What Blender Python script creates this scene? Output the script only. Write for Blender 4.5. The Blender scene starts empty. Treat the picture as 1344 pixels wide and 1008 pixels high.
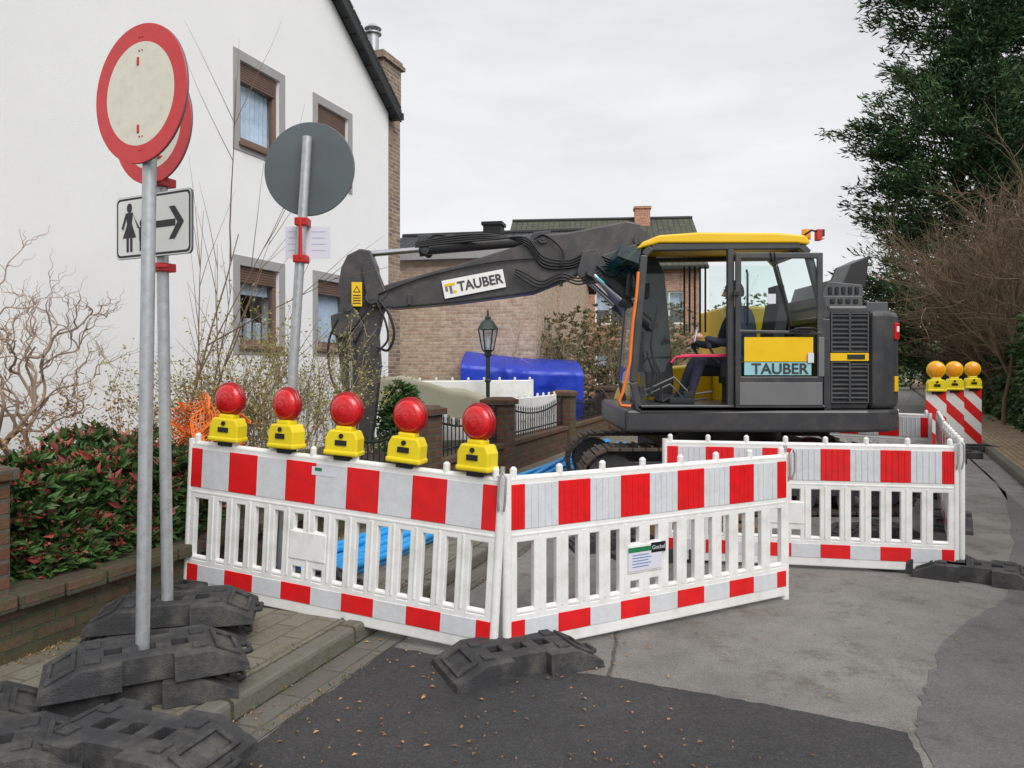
import bpy, math, random
from mathutils import Vector, Matrix
R=random.Random(11)
scene=bpy.context.scene
rad=math.radians
# ------------------------------------------------------------------ materials
def mat(name,col,rough=.6,var=.12,scale=6,bump=0,bscale=80,metal=0,col2=None,grime=0,gcol=(.06,.05,.035),gscale=3,spec=.5,island=0,coat=0):
    m=bpy.data.materials.new(name); m.use_nodes=True; nt=m.node_tree; N=nt.nodes; L=nt.links
    b=N['Principled BSDF']; tc=N.new('ShaderNodeTexCoord')
    nz=N.new('ShaderNodeTexNoise'); nz.inputs['Scale'].default_value=scale; nz.inputs['Detail'].default_value=6; nz.inputs['Roughness'].default_value=.65
    L.new(tc.outputs['Object'],nz.inputs['Vector'])
    rp=N.new('ShaderNodeValToRGB'); rp.color_ramp.elements[0].position=.32; rp.color_ramp.elements[1].position=.68
    c=col; a=[x*(1-var) for x in c]; bb=[min(1,x*(1+var)) for x in c]
    if col2: a=c; bb=col2
    rp.color_ramp.elements[0].color=(*a,1); rp.color_ramp.elements[1].color=(*bb,1)
    L.new(nz.outputs['Fac'],rp.inputs['Fac']); out=rp.outputs['Color']
    if island:
        g=N.new('ShaderNodeNewGeometry'); hs=N.new('ShaderNodeMapRange'); hs.inputs['To Min'].default_value=1-island; hs.inputs['To Max'].default_value=1+island
        L.new(g.outputs['Random Per Island'],hs.inputs['Value']); mx=N.new('ShaderNodeVectorMath'); mx.operation='SCALE'
        L.new(out,mx.inputs[0]); L.new(hs.outputs[0],mx.inputs['Scale']); out=mx.outputs[0]
    if grime:
        n2=N.new('ShaderNodeTexNoise'); n2.inputs['Scale'].default_value=gscale; n2.inputs['Detail'].default_value=10; n2.inputs['Roughness'].default_value=.75
        L.new(tc.outputs['Object'],n2.inputs['Vector'])
        r2=N.new('ShaderNodeValToRGB'); r2.color_ramp.elements[0].position=.48; r2.color_ramp.elements[1].position=.75
        r2.color_ramp.elements[0].color=(0,0,0,1); r2.color_ramp.elements[1].color=(grime,)*3+(1,)
        L.new(n2.outputs['Fac'],r2.inputs['Fac']); mx=N.new('ShaderNodeMixRGB'); L.new(r2.outputs['Color'],mx.inputs['Fac']); L.new(out,mx.inputs['Color1']); mx.inputs['Color2'].default_value=(*gcol,1); out=mx.outputs['Color']
    L.new(out,b.inputs['Base Color']); b.inputs['Roughness'].default_value=rough; b.inputs['Metallic'].default_value=metal
    b.inputs['Specular IOR Level'].default_value=spec
    if coat: b.inputs['Coat Weight'].default_value=coat
    if bump:
        n3=N.new('ShaderNodeTexNoise'); n3.inputs['Scale'].default_value=bscale; n3.inputs['Detail'].default_value=4
        L.new(tc.outputs['Object'],n3.inputs['Vector']); bp=N.new('ShaderNodeBump'); bp.inputs['Strength'].default_value=bump; bp.inputs['Distance'].default_value=.01
        L.new(n3.outputs['Fac'],bp.inputs['Height']); L.new(bp.outputs['Normal'],b.inputs['Normal'])
    return m
def brickmat(name,c1,c2,mortar,w=.25,h=.075,ms=.012,bump=.6,off=.5,moss=0,mcol=(.07,.085,.03),msc=2.5):
    m=bpy.data.materials.new(name); m.use_nodes=True; nt=m.node_tree; N=nt.nodes; L=nt.links; b=N['Principled BSDF']
    tc=N.new('ShaderNodeTexCoord'); br=N.new('ShaderNodeTexBrick'); L.new(tc.outputs['UV'],br.inputs['Vector'])
    br.inputs['Scale'].default_value=1; br.inputs['Brick Width'].default_value=w; br.inputs['Row Height'].default_value=h; br.inputs['Mortar Size'].default_value=ms; br.offset=off
    br.inputs['Mortar Smooth'].default_value=.2
    br.inputs['Color1'].default_value=(*c1,1); br.inputs['Color2'].default_value=(*c2,1); br.inputs['Mortar'].default_value=(*mortar,1)
    nz=N.new('ShaderNodeTexNoise'); nz.inputs['Scale'].default_value=9; nz.inputs['Detail'].default_value=8; nz.inputs['Roughness'].default_value=.75; L.new(tc.outputs['Object'],nz.inputs['Vector'])
    mr=N.new('ShaderNodeMapRange'); mr.inputs['From Min'].default_value=.3; mr.inputs['From Max'].default_value=.7; mr.inputs['To Min'].default_value=.6; mr.inputs['To Max'].default_value=1.4; L.new(nz.outputs['Fac'],mr.inputs['Value'])
    sc=N.new('ShaderNodeVectorMath'); sc.operation='SCALE'; L.new(br.outputs['Color'],sc.inputs[0]); L.new(mr.outputs[0],sc.inputs['Scale']); out=sc.outputs[0]
    if moss:
        n2=N.new('ShaderNodeTexNoise'); n2.inputs['Scale'].default_value=msc; n2.inputs['Detail'].default_value=10; n2.inputs['Roughness'].default_value=.8; L.new(tc.outputs['Object'],n2.inputs['Vector'])
        r2=N.new('ShaderNodeValToRGB'); r2.color_ramp.elements[0].position=.42; r2.color_ramp.elements[1].position=.60; r2.color_ramp.elements[0].color=(0,0,0,1); r2.color_ramp.elements[1].color=(moss,moss,moss,1)
        L.new(n2.outputs['Fac'],r2.inputs['Fac']); mx=N.new('ShaderNodeMixRGB'); L.new(r2.outputs['Color'],mx.inputs['Fac']); L.new(out,mx.inputs['Color1']); mx.inputs['Color2'].default_value=(*mcol,1); out=mx.outputs['Color']
    L.new(out,b.inputs['Base Color']); b.inputs['Roughness'].default_value=.85
    bp=N.new('ShaderNodeBump'); bp.invert=True; bp.inputs['Strength'].default_value=bump; bp.inputs['Distance'].default_value=.01; L.new(br.outputs['Fac'],bp.inputs['Height'])
    b2=N.new('ShaderNodeBump'); b2.inputs['Strength'].default_value=.45; b2.inputs['Distance'].default_value=.01; n4=N.new('ShaderNodeTexNoise'); n4.inputs['Scale'].default_value=60; n4.inputs['Detail'].default_value=4; L.new(tc.outputs['Object'],n4.inputs['Vector']); L.new(n4.outputs['Fac'],b2.inputs['Height']); L.new(bp.outputs['Normal'],b2.inputs['Normal']); L.new(b2.outputs['Normal'],b.inputs['Normal'])
    return m
def glassmat(name,tint=(.8,.9,.9),fac=.15,gl=(.9,.95,1)):
    m=bpy.data.materials.new(name); m.use_nodes=True; nt=m.node_tree; N=nt.nodes; L=nt.links; N.remove(N['Principled BSDF'])
    t=N.new('ShaderNodeBsdfTransparent'); t.inputs[0].default_value=(*tint,1); g=N.new('ShaderNodeBsdfGlossy'); g.inputs['Roughness'].default_value=.03; g.inputs[0].default_value=(*gl,1)
    lw=N.new('ShaderNodeLayerWeight'); lw.inputs[0].default_value=.5; pw=N.new('ShaderNodeMath'); pw.operation='POWER'; pw.inputs[1].default_value=3; L.new(lw.outputs['Facing'],pw.inputs[0])
    ml=N.new('ShaderNodeMath'); ml.operation='MULTIPLY_ADD'; ml.inputs[1].default_value=.5; ml.inputs[2].default_value=fac; L.new(pw.outputs[0],ml.inputs[0])
    mx=N.new('ShaderNodeMixShader'); L.new(ml.outputs[0],mx.inputs[0]); L.new(t.outputs[0],mx.inputs[1]); L.new(g.outputs[0],mx.inputs[2]); L.new(mx.outputs[0],N['Material Output'].inputs[0]); return m
def asphalt(name,col,light,speck=.5,stain=.55,gritf=.6):
    m=bpy.data.materials.new(name); m.use_nodes=True; nt=m.node_tree; N=nt.nodes; L=nt.links; b=N['Principled BSDF']
    tc=N.new('ShaderNodeTexCoord')
    def nz(s,d=6,r=.6):
        n=N.new('ShaderNodeTexNoise'); n.inputs['Scale'].default_value=s; n.inputs['Detail'].default_value=d; n.inputs['Roughness'].default_value=r; L.new(tc.outputs['Object'],n.inputs['Vector']); return n
    big=nz(.8,12,.8); fine=nz(85,4,.95); st=nz(1.9,12,.85); grit=nz(38,6,.9)
    r=N.new('ShaderNodeValToRGB'); r.color_ramp.elements[0].position=.38; r.color_ramp.elements[1].position=.60; r.color_ramp.elements[0].color=(*col,1); r.color_ramp.elements[1].color=(*light,1); L.new(big.outputs['Fac'],r.inputs['Fac'])
    mr=N.new('ShaderNodeMapRange'); mr.inputs['From Min'].default_value=.35; mr.inputs['From Max'].default_value=.65; mr.inputs['To Min'].default_value=1-speck; mr.inputs['To Max'].default_value=1+speck; L.new(fine.outputs['Fac'],mr.inputs['Value'])
    sc=N.new('ShaderNodeVectorMath'); sc.operation='SCALE'; L.new(r.outputs['Color'],sc.inputs[0]); L.new(mr.outputs[0],sc.inputs['Scale'])
    r2=N.new('ShaderNodeValToRGB'); r2.color_ramp.elements[0].position=.51; r2.color_ramp.elements[1].position=.61; r2.color_ramp.elements[0].color=(0,0,0,1); r2.color_ramp.elements[1].color=(stain,)*3+(1,); L.new(st.outputs['Fac'],r2.inputs['Fac'])
    mx=N.new('ShaderNodeMixRGB'); L.new(r2.outputs['Color'],mx.inputs['Fac']); L.new(sc.outputs[0],mx.inputs['Color1']); mx.inputs['Color2'].default_value=(col[0]*.62,col[1]*.56,col[2]*.48,1)
    r3=N.new('ShaderNodeValToRGB'); r3.color_ramp.elements[0].position=.59; r3.color_ramp.elements[1].position=.64; r3.color_ramp.elements[0].color=(0,0,0,1); r3.color_ramp.elements[1].color=(gritf,)*3+(1,); L.new(grit.outputs['Fac'],r3.inputs['Fac'])
    m3=N.new('ShaderNodeMixRGB'); L.new(r3.outputs['Color'],m3.inputs['Fac']); L.new(mx.outputs['Color'],m3.inputs['Color1']); m3.inputs['Color2'].default_value=(.34,.32,.29,1)
    L.new(m3.outputs['Color'],b.inputs['Base Color']); b.inputs['Roughness'].default_value=.85
    bp=N.new('ShaderNodeBump'); bp.inputs['Strength'].default_value=.7; bp.inputs['Distance'].default_value=.01; L.new(fine.outputs['Fac'],bp.inputs['Height']); L.new(bp.outputs['Normal'],b.inputs['Normal']); return m
def stripemat(name,k,c1,c2):
    m=bpy.data.materials.new(name); m.use_nodes=True; nt=m.node_tree; N=nt.nodes; L=nt.links; b=N['Principled BSDF']
    tc=N.new('ShaderNodeTexCoord'); s=N.new('ShaderNodeSeparateXYZ'); L.new(tc.outputs['Object'],s.inputs[0])
    a=N.new('ShaderNodeMath'); L.new(s.outputs['X'],a.inputs[0]); L.new(s.outputs['Z'],a.inputs[1])
    f=N.new('ShaderNodeMath'); f.operation='MULTIPLY'; f.inputs[1].default_value=k; L.new(a.outputs[0],f.inputs[0])
    g=N.new('ShaderNodeMath'); g.operation='FRACT'; L.new(f.outputs[0],g.inputs[0]); h=N.new('ShaderNodeMath'); h.operation='GREATER_THAN'; h.inputs[1].default_value=.5; L.new(g.outputs[0],h.inputs[0])
    mx=N.new('ShaderNodeMixRGB'); L.new(h.outputs[0],mx.inputs['Fac']); mx.inputs['Color1'].default_value=(*c1,1); mx.inputs['Color2'].default_value=(*c2,1); L.new(mx.outputs[0],b.inputs['Base Color']); b.inputs['Roughness'].default_value=.4; return m

M_white=mat('white_plastic',(.83,.83,.81),.38,.05,4,.05,30,grime=.42,gcol=(.38,.34,.27),gscale=7)
M_refl=mat('reflective_white',(.66,.68,.71),.3,.05,30,grime=.3,gcol=(.33,.31,.28),gscale=7)
M_red=mat('red_foil',(.74,.012,.015),.35,.1,10,grime=.22,gcol=(.3,.05,.04),gscale=7)
M_galv=mat('galvanised_steel',(.46,.48,.50),.42,.15,25,metal=.5)
M_rubber=mat('recycled_rubber',(.034,.035,.038),.72,.3,12,.5,160,grime=.7,gcol=(.17,.155,.13),gscale=5)
M_yel=mat('yellow_plastic',(.84,.66,.012),.35,.06,10,grime=.25,gcol=(.25,.18,.03),gscale=9)
M_redlens=mat('red_lens',(.66,.008,.012),.14,.1,40,.25,120,coat=.6)
M_redrim=mat('red_lens_rim',(.36,.006,.01),.3,.1)
M_orlens=mat('orange_lens',(.95,.33,.01),.15,.1,40,.25,120,coat=.6)
M_black=mat('black_paint',(.012,.012,.013),.45,.2)
M_signred=mat('sign_red',(.60,.03,.035),.35,.08,20)
M_cream=mat('sign_cream',(.74,.71,.60),.4,.05,6,grime=.35,gcol=(.45,.41,.31),gscale=22)
M_signback=mat('sign_back_grey',(.10,.12,.13),.45,.08,4)
M_sigwhite=mat('sign_white',(.82,.82,.80),.4,.03)
M_clamp=mat('red_clamp',(.5,.02,.02),.4,.1)
M_paper=mat('paper',(.68,.69,.78),.6,.03)
M_printed=mat('faded_print',(.48,.52,.68),.6,.03)
M_stucco=mat('white_stucco',(.90,.905,.915),.9,.025,1.2,.9,130)
M_brown=mat('brown_window_frame',(.17,.10,.075),.5,.12)
M_shut=mat('roller_shutter',(.14,.085,.065),.55,.15)
M_surr=mat('grey_surround',(.34,.33,.33),.8,.06)
M_curt=mat('curtain',(.66,.72,.80),.9,.12,9)
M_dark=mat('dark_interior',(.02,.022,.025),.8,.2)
M_glass=glassmat('window_glass',(.82,.88,.94),.10)
M_cabglass=glassmat('cab_glass',(.88,.97,.95),.04)
M_tile=brickmat('roof_tiles',(.030,.033,.038),(.055,.058,.06),(.01,.01,.01),.24,.3,.02,1,0)
M_tile2=brickmat('roof_tiles_mossy',(.06,.062,.06),(.10,.10,.085),(.02,.02,.02),.24,.3,.02,1,0,.7)
M_brkbeige=brickmat('beige_brick',(.42,.28,.19),(.56,.42,.30),(.46,.40,.33))
M_brkchim=brickmat('chimney_brick',(.18,.12,.09),(.34,.23,.16),(.34,.30,.26))
M_brkred=brickmat('garden_brick',(.10,.035,.022),(.17,.06,.04),(.09,.08,.07),.24,.075,.012,.8,.5,.6)
M_brkmoss=brickmat('mossy_brick',(.085,.05,.035),(.13,.075,.05),(.06,.055,.04),.24,.075,.012,.9,.5,.85,(.06,.075,.03),4)
M_brkorange=brickmat('orange_brick',(.45,.16,.08),(.55,.25,.14),(.4,.35,.3))
M_paver=brickmat('pavers',(.19,.175,.14),(.25,.23,.19),(.12,.11,.08),.3,.15,.008,.4,.5,.92,(.12,.11,.075),9)
M_paver2=brickmat('brown_pavers',(.34,.23,.15),(.42,.30,.20),(.14,.12,.07),.2,.1,.01,.6,.5,.4,(.13,.12,.06))
M_kerb=brickmat('kerb_stone',(.15,.14,.12),(.20,.19,.165),(.04,.045,.025),1.0,.6,.012,.5,0,.85,(.085,.085,.055),9)
M_gutter=brickmat('gutter_stone',(.13,.125,.11),(.17,.16,.145),(.08,.08,.06),.32,.30,.008,.3,0,.9,(.10,.092,.072),9)
M_soil=mat('soil',(.05,.04,.025),.95,.3,3,.9,40,col2=(.07,.08,.03))
M_grass=mat('grass_ground',(.05,.06,.02),.95,.3,1.5,.8,30,col2=(.09,.10,.04))
M_asph=asphalt('old_asphalt',(.165,.158,.146),(.26,.25,.233),.42,.7)
M_asph2=asphalt('new_asphalt',(.034,.034,.036),(.058,.057,.058),.6,.3,.28)
M_asph3=asphalt('smooth_asphalt',(.115,.113,.112),(.17,.167,.163),.35,.6,.4)
M_tar=mat('tar_seam',(.07,.068,.065),.8,.3)
M_leafdry=mat('dry_leaf',(.32,.17,.06),.8,.3,5,island=.5)
M_bark=mat('bark',(.11,.085,.06),.9,.3,20,.6,50)
M_twig=mat('twig_brown',(.19,.125,.08),.85,.3,3,island=.35)
M_thick=mat('thicket_twig',(.125,.078,.052),.85,.3,.6,col2=(.20,.15,.085),island=.5)
M_twigy=mat('twig_yellow',(.30,.23,.13),.85,.25,3,island=.4)
M_twigg=mat('twig_grey',(.33,.24,.18),.85,.25,3)
M_bud=mat('buds',(.30,.28,.09),.8,.3,3,island=.4)
M_conif=mat('conifer_foliage',(.022,.055,.020),.75,.3,.5,col2=(.065,.12,.045),island=.5,spec=.2)
M_ivy=mat('ivy_foliage',(.025,.060,.018),.5,.3,1.2,col2=(.075,.13,.04),island=.5,spec=.3)
M_leaf=mat('shrub_leaf',(.035,.085,.022),.45,.3,5,col2=(.09,.17,.05),island=.45,spec=.3)
M_leafr=mat('shrub_leaf_red',(.27,.055,.045),.5,.3,5,island=.5)
M_leafg=mat('shrub_leaf_olive',(.09,.105,.04),.7,.3,2,col2=(.17,.15,.07),island=.4)
M_volv=mat('excavator_grey',(.048,.050,.055),.36,.12,3,grime=.5,gcol=(.15,.13,.105),gscale=4)
M_volv2=mat('excavator_light_grey',(.16,.165,.17),.42,.12,3,grime=.35,gcol=(.14,.13,.11))
M_volv3=mat('excavator_mid_grey',(.08,.083,.088),.42,.12,3,grime=.35,gcol=(.13,.12,.10))
M_vyel=mat('excavator_yellow',(.86,.54,.008),.35,.07,3,grime=.2,gcol=(.3,.2,.05))
M_boom=mat('boom_grey',(.050,.048,.052),.4,.18,5,grime=.55,gcol=(.16,.135,.11),gscale=4)
M_chrome=mat('chrome',(.65,.66,.68),.15,.05,10,metal=1)
M_hose=mat('hose_black',(.014,.014,.015),.45,.2)
M_hoseor=mat('hose_orange',(.85,.20,.02),.5,.1)
M_steel=mat('track_steel',(.08,.062,.05),.6,.3,8,.4,60,metal=.3,grime=.6,gcol=(.16,.12,.08))
M_seat=mat('seat_fabric',(.04,.041,.045),.9,.2)
M_pink=mat('red_lever',(.66,.03,.10),.4,.1)
M_iron=mat('wrought_iron',(.015,.016,.017),.5,.2)
M_blue=mat('blue_pipe',(.015,.33,.76),.35,.08,6,grime=.2,gcol=(.2,.25,.3))
M_tarp=mat('blue_tarp',(.01,.04,.46),.42,.2,2,.5,9)
M_canvas=mat('beige_canvas',(.42,.40,.30),.85,.12,3,.4,14,grime=.35,gcol=(.18,.19,.12))
M_wood=mat('timber',(.24,.15,.08),.8,.25,10,.4,60)
M_cloth=mat('navy_workwear',(.026,.032,.058),.9,.25,12,.5,60)
M_skin=mat('skin',(.58,.33,.24),.5,.06,20)
M_hair=mat('hair',(.07,.045,.03),.8,.3,60,.4,200)
M_diag=stripemat('diagonal_stripes',2.3,(.80,.79,.77),(.72,.02,.02))
M_orange=mat('orange_netting',(.9,.20,.03),.6,.2,20)
M_teal=glassmat('visor_tint',(.15,.5,.55),.1)
M_tealp=mat('teal_sticker',(.30,.58,.62),.4,.08)
M_green=mat('lantern_green',(.012,.028,.022),.45,.2)
M_lgreen=mat('label_green',(.02,.2,.08),.4); M_lblue=mat('label_blue',(.08,.2,.5),.4)

# ------------------------------------------------------------------ mesh builder
class MB:
    def __init__(s): s.v=[];s.f=[];s.m=[];s.s=[];s.M=Matrix.Identity(4)
    def add(s,vs,fs,mi=0,sm=False):
        o=len(s.v); s.v+= [tuple(s.M@Vector(p)) for p in vs]
        for f in fs: s.f.append(tuple(o+i for i in f)); s.m.append(mi); s.s.append(sm)
    def box(s,c,d,mi=0,rot=None,taper=1):
        x,y,z=[k/2 for k in d]; t=taper
        vs=[(-x,-y,-z),(x,-y,-z),(x,y,-z),(-x,y,-z),(-x*t,-y*t,z),(x*t,-y*t,z),(x*t,y*t,z),(-x*t,y*t,z)]
        q=rot if rot else Matrix.Identity(3); q=q.to_3x3()
        vs=[q@Vector(p)+Vector(c) for p in vs]
        s.add(vs,[(0,3,2,1),(4,5,6,7),(0,1,5,4),(1,2,6,5),(2,3,7,6),(3,0,4,7)],mi)
    def b2(s,a,b,mi=0): s.box([(a[i]+b[i])/2 for i in range(3)],[abs(a[i]-b[i]) for i in range(3)],mi)
    def tube(s,path,r,n=8,mi=0,caps=True,sm=True):
        P=[Vector(p) for p in path]; rr=r if isinstance(r,(list,tuple)) else [r]*len(P)
        vs=[];fs=[];up=None
        for i,p in enumerate(P):
            d=(P[min(i+1,len(P)-1)]-P[max(i-1,0)])
            if d.length<1e-9: d=Vector((0,0,1))
            d.normalize()
            if up is None: up=Vector((0,0,1)) if abs(d.z)<.9 else Vector((1,0,0))
            a=d.cross(up); 
            if a.length<1e-6: a=d.cross(Vector((1,0,0)))
            a.normalize(); b=a.cross(d); up=b
            for k in range(n):
                t=2*math.pi*k/n; vs.append(p+a*(math.cos(t)*rr[i])+b*(math.sin(t)*rr[i]))
        for i in range(len(P)-1):
            for k in range(n):
                k2=(k+1)%n; fs.append((i*n+k,i*n+k2,(i+1)*n+k2,(i+1)*n+k))
        s.add(vs,fs,mi,sm)
        if caps:
            s.add([vs[k] for k in range(n)],[tuple(range(n))],mi); s.add([vs[-n+k] for k in range(n)],[tuple(range(n))],mi)
    def cyl(s,a,b,r,n=16,mi=0,r2=None): s.tube([a,b],[r,r if r2 is None else r2],n,mi)
    def prism(s,pts,lo,hi,ax='Y',mi=0):
        n=len(pts)
        def g(p,c): return (p[0],c,p[1]) if ax=='Y' else ((p[0],p[1],c) if ax=='Z' else (c,p[0],p[1]))
        vs=[g(p,lo) for p in pts]+[g(p,hi) for p in pts]
        fs=[tuple(range(n)),tuple(range(2*n-1,n-1,-1))]+[(i,(i+1)%n,n+(i+1)%n,n+i) for i in range(n)]
        s.add(vs,fs,mi)
    def flat(s,pts,z,mi=0): s.add([(p[0],p[1],z) for p in pts],[tuple(range(len(pts)))],mi)
    def lathe(s,prof,n=24,mi=0,M=None,sm=True):
        M=M or Matrix.Identity(4); vs=[];fs=[]
        for r,z in prof:
            for k in range(n):
                t=2*math.pi*k/n; vs.append(M@Vector((r*math.cos(t),r*math.sin(t),z)))
        for i in range(len(prof)-1):
            for k in range(n):
                k2=(k+1)%n; fs.append((i*n+k,i*n+k2,(i+1)*n+k2,(i+1)*n+k))
        s.add(vs,fs,mi,sm)
    def grid(s,A,B,solid,c0,c1,mi=0,fn=None):
        fn=fn or (lambda a,b,c:(a,c,b)); idx={};vs=[];fs=[]
        def V(i,j,k):
            key=(i,j,k)
            if key not in idx:
                idx[key]=len(vs); c=(c0,c1)[k]; vs.append(fn(A[i],B[j],c))
            return idx[key]
        na,nb=len(A)-1,len(B)-1; S=lambda i,j: 0<=i<na and 0<=j<nb and solid(i,j)
        for i in range(na):
            for j in range(nb):
                if not S(i,j): continue
                fs.append((V(i,j,0),V(i+1,j,0),V(i+1,j+1,0),V(i,j+1,0))); fs.append((V(i,j,1),V(i,j+1,1),V(i+1,j+1,1),V(i+1,j,1)))
                if not S(i-1,j): fs.append((V(i,j,0),V(i,j+1,0),V(i,j+1,1),V(i,j,1)))
                if not S(i+1,j): fs.append((V(i+1,j,0),V(i+1,j,1),V(i+1,j+1,1),V(i+1,j+1,0)))
                if not S(i,j-1): fs.append((V(i,j,0),V(i,j,1),V(i+1,j,1),V(i+1,j,0)))
                if not S(i,j+1): fs.append((V(i,j+1,0),V(i+1,j+1,0),V(i+1,j+1,1),V(i,j+1,1)))
        s.add(vs,fs,mi)
    def obj(s,name,mats,parent=None,mw=None,bevel=0,recalc=True,uv=True,seg=2):
        me=bpy.data.meshes.new(name); me.from_pydata(s.v,[],s.f)
        for m in (mats if isinstance(mats,(list,tuple)) else [mats]): me.materials.append(m)
        me.polygons.foreach_set('material_index',s.m); me.polygons.foreach_set('use_smooth',s.s)
        if recalc:
            import bmesh
            bm=bmesh.new(); bm.from_mesh(me); bmesh.ops.recalc_face_normals(bm,faces=bm.faces[:]); bm.to_mesh(me); bm.free()
        me.update()
        if uv:
            ul=me.uv_layers.new(name='UVMap').data; vv=me.vertices
            for p in me.polygons:
                n=p.normal
                if abs(n.z)>.97: 
                    for li in p.loop_indices: c=vv[me.loops[li].vertex_index].co; ul[li].uv=(c.x,c.y)
                else:
                    t=Vector((-n.y,n.x,0)).normalized(); w=n.cross(t)
                    for li in p.loop_indices: c=vv[me.loops[li].vertex_index].co; ul[li].uv=(c.dot(t),c.dot(w))
        o=bpy.data.objects.new(name,me); scene.collection.objects.link(o)
        if parent: o.parent=parent
        if mw is not None: o.matrix_world=mw
        if bevel:
            b=o.modifiers.new('Bevel','BEVEL'); b.width=bevel; b.segments=seg; b.limit_method='ANGLE'; b.angle_limit=rad(40)
        return o
def empty(name,mw=None):
    o=bpy.data.objects.new(name,None); scene.collection.objects.link(o); o.empty_display_size=.3
    if mw is not None: o.matrix_world=mw
    return o
def text(name,body,size,M,m,parent,bold=.01,ext=.002,sx=1):
    c=bpy.data.curves.new(name,'FONT'); c.body=body; c.size=size; c.offset=bold; c.extrude=ext; c.align_x='CENTER'; c.align_y='CENTER'
    c.materials.append(m); o=bpy.data.objects.new(name,c); scene.collection.objects.link(o); o.parent=parent; o.matrix_local=M@Matrix.Diagonal((sx,1,1,1)); return o
def T(x,y,z): return Matrix.Translation((x,y,z))
def RZ(a): return Matrix.Rotation(rad(a),4,'Z')
def frameN(pos,N):
    z=Vector(N).normalized(); y=Vector((0,0,1)); x=y.cross(z).normalized(); y=z.cross(x)
    return Matrix(((x.x,y.x,z.x,pos[0]),(x.y,y.y,z.y,pos[1]),(x.z,y.z,z.z,pos[2]),(0,0,0,1)))

# ------------------------------------------------------------------ frames
ST=math.degrees(math.atan2(.939,.343))
MW=T(-2.5,3.8,0)@RZ(ST)          # garden-wall frame: x along street, y into gardens
MH=T(-2.27,13.98,0)@RZ(ST)       # white house frame
MR=T(6.6,9.8,0)@RZ(math.degrees(math.atan2(.898,.44)))

# ------------------------------------------------------------------ ground
b=MB(); b.flat([(-300,-60),(300,-60),(300,500),(-300,500)],-.02); b.obj('ground',M_grass)
b=MB(); b.flat([(-7,-8),(12,-8),(30,60),(70,140),(40,140),(8,30),(0,8)],0); b.obj('road',M_asph)
def wob(pts,k=8,a=.02):
    o=[]
    for i,p in enumerate(pts):
        q=pts[(i+1)%len(pts)]
        for j in range(k):
            t=j/k; o.append((p[0]+(q[0]-p[0])*t+R.uniform(-a,a),p[1]+(q[1]-p[1])*t+R.uniform(-a,a)))
    return o
b=MB(); b.flat(wob([(-1.07,3.14),(-.67,4.24),(-.21,4.05),(.49,3.84),(1.16,3.53),(1.69,3.26),(1.5,2.6),(1.4,1.2),(-1.8,1.2)],14,.008),.004); b.obj('asphalt_patch',M_asph2)
b=MB(); b.flat(wob([(1.72,3.27),(2.0,3.7),(2.5,4.4),(3.3,5.1),(4.6,7.0),(6.2,9.6),(8.5,14.5),(5.5,8.1),(4.5,5),(3.5,2),(1.5,1.2),(1.53,2.6)],10,.02),.004); b.obj('asphalt_patch',M_asph3)
b=MB()
def seam(p,w=.022,z=.008):
    P=[]
    for i in range(len(p)-1):
        for j in range(6):
            t=j/6; P.append(Vector((p[i][0]*(1-t)+p[i+1][0]*t+R.gauss(0,.003),p[i][1]*(1-t)+p[i+1][1]*t)))
    o=[]
    for i,q in enumerate(P):
        d=(P[min(i+1,len(P)-1)]-P[max(i-1,0)]).normalized(); nrm=Vector((-d.y,d.x)); ww=w*R.uniform(.6,1.3); o.append((q+nrm*ww/2,q-nrm*ww/2))
    for i in range(len(o)-1): b.add([(*o[i][0],z),(*o[i][1],z),(*o[i+1][1],z),(*o[i+1][0],z)],[(0,1,2,3)])
seam([(.49,3.84),(.55,4.1),(.62,4.5),(.75,4.9),(.8,5.6),(.9,6.4),(1.0,7.2)],.016)
seam([(-.67,4.24),(-.5,4.7),(-.3,5.3),(0,6.2),(.3,7)],.010)
b.obj('tar_seams',M_tar)
b=MB()
for i in range(520):
    x=R.uniform(-1.0,4); y=R.uniform(2.7,9)
    if R.random()<.6: x=R.uniform(-1.2,.8);y=R.uniform(2.6,4.4)
    s_=R.uniform(.003,.016); a=R.uniform(0,6.3); z=.012
    b.add([(x+s_*math.cos(a),y+s_*math.sin(a),z),(x-s_*.5*math.sin(a),y+s_*.5*math.cos(a),z+.006),(x-s_*math.cos(a),y-s_*math.sin(a),z),(x+s_*.5*math.sin(a),y-s_*.5*math.cos(a),z+.003)],[(0,1,2,3)])
b.obj('fallen_leaves',M_leafdry,recalc=False,uv=False)
b=MB(); b.b2((-8,-1.235,-.05),(90,-.0,.10)); b.obj('pavement',M_paver,mw=MW)
b=MB(); b.b2((-8,-1.36,-.05),(90,-1.24,.104)); b.obj('kerb',M_kerb,mw=MW,bevel=.022)
b=MB(); b.b2((-8,-1.56,0),(90,-1.365,.006)); b.obj('gutter_strip',M_gutter,mw=MW)
b=MB()
def leafquad(b,c,s_,asp=.45,mi=0,up=None):
    d=Vector((R.gauss(0,1),R.gauss(0,1),R.gauss(0,.7))) if up is None else Vector(up)+Vector((R.gauss(0,.5),R.gauss(0,.5),R.gauss(0,.4)))
    d.normalize(); e=d.cross(Vector((R.gauss(0,1),R.gauss(0,1),R.gauss(0,1))))
    if e.length<1e-4: return
    e.normalize(); f=d.cross(e)*.18*s_
    o=len(b.v); c=Vector(c)
    b.v+=[tuple(c),tuple(c+d*s_*.5+e*s_*asp*.5+f),tuple(c+d*s_),tuple(c+d*s_*.5-e*s_*asp*.5+f)]
    b.f.append((o,o+1,o+2,o+3)); b.m.append(mi); b.s.append(False)
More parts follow.
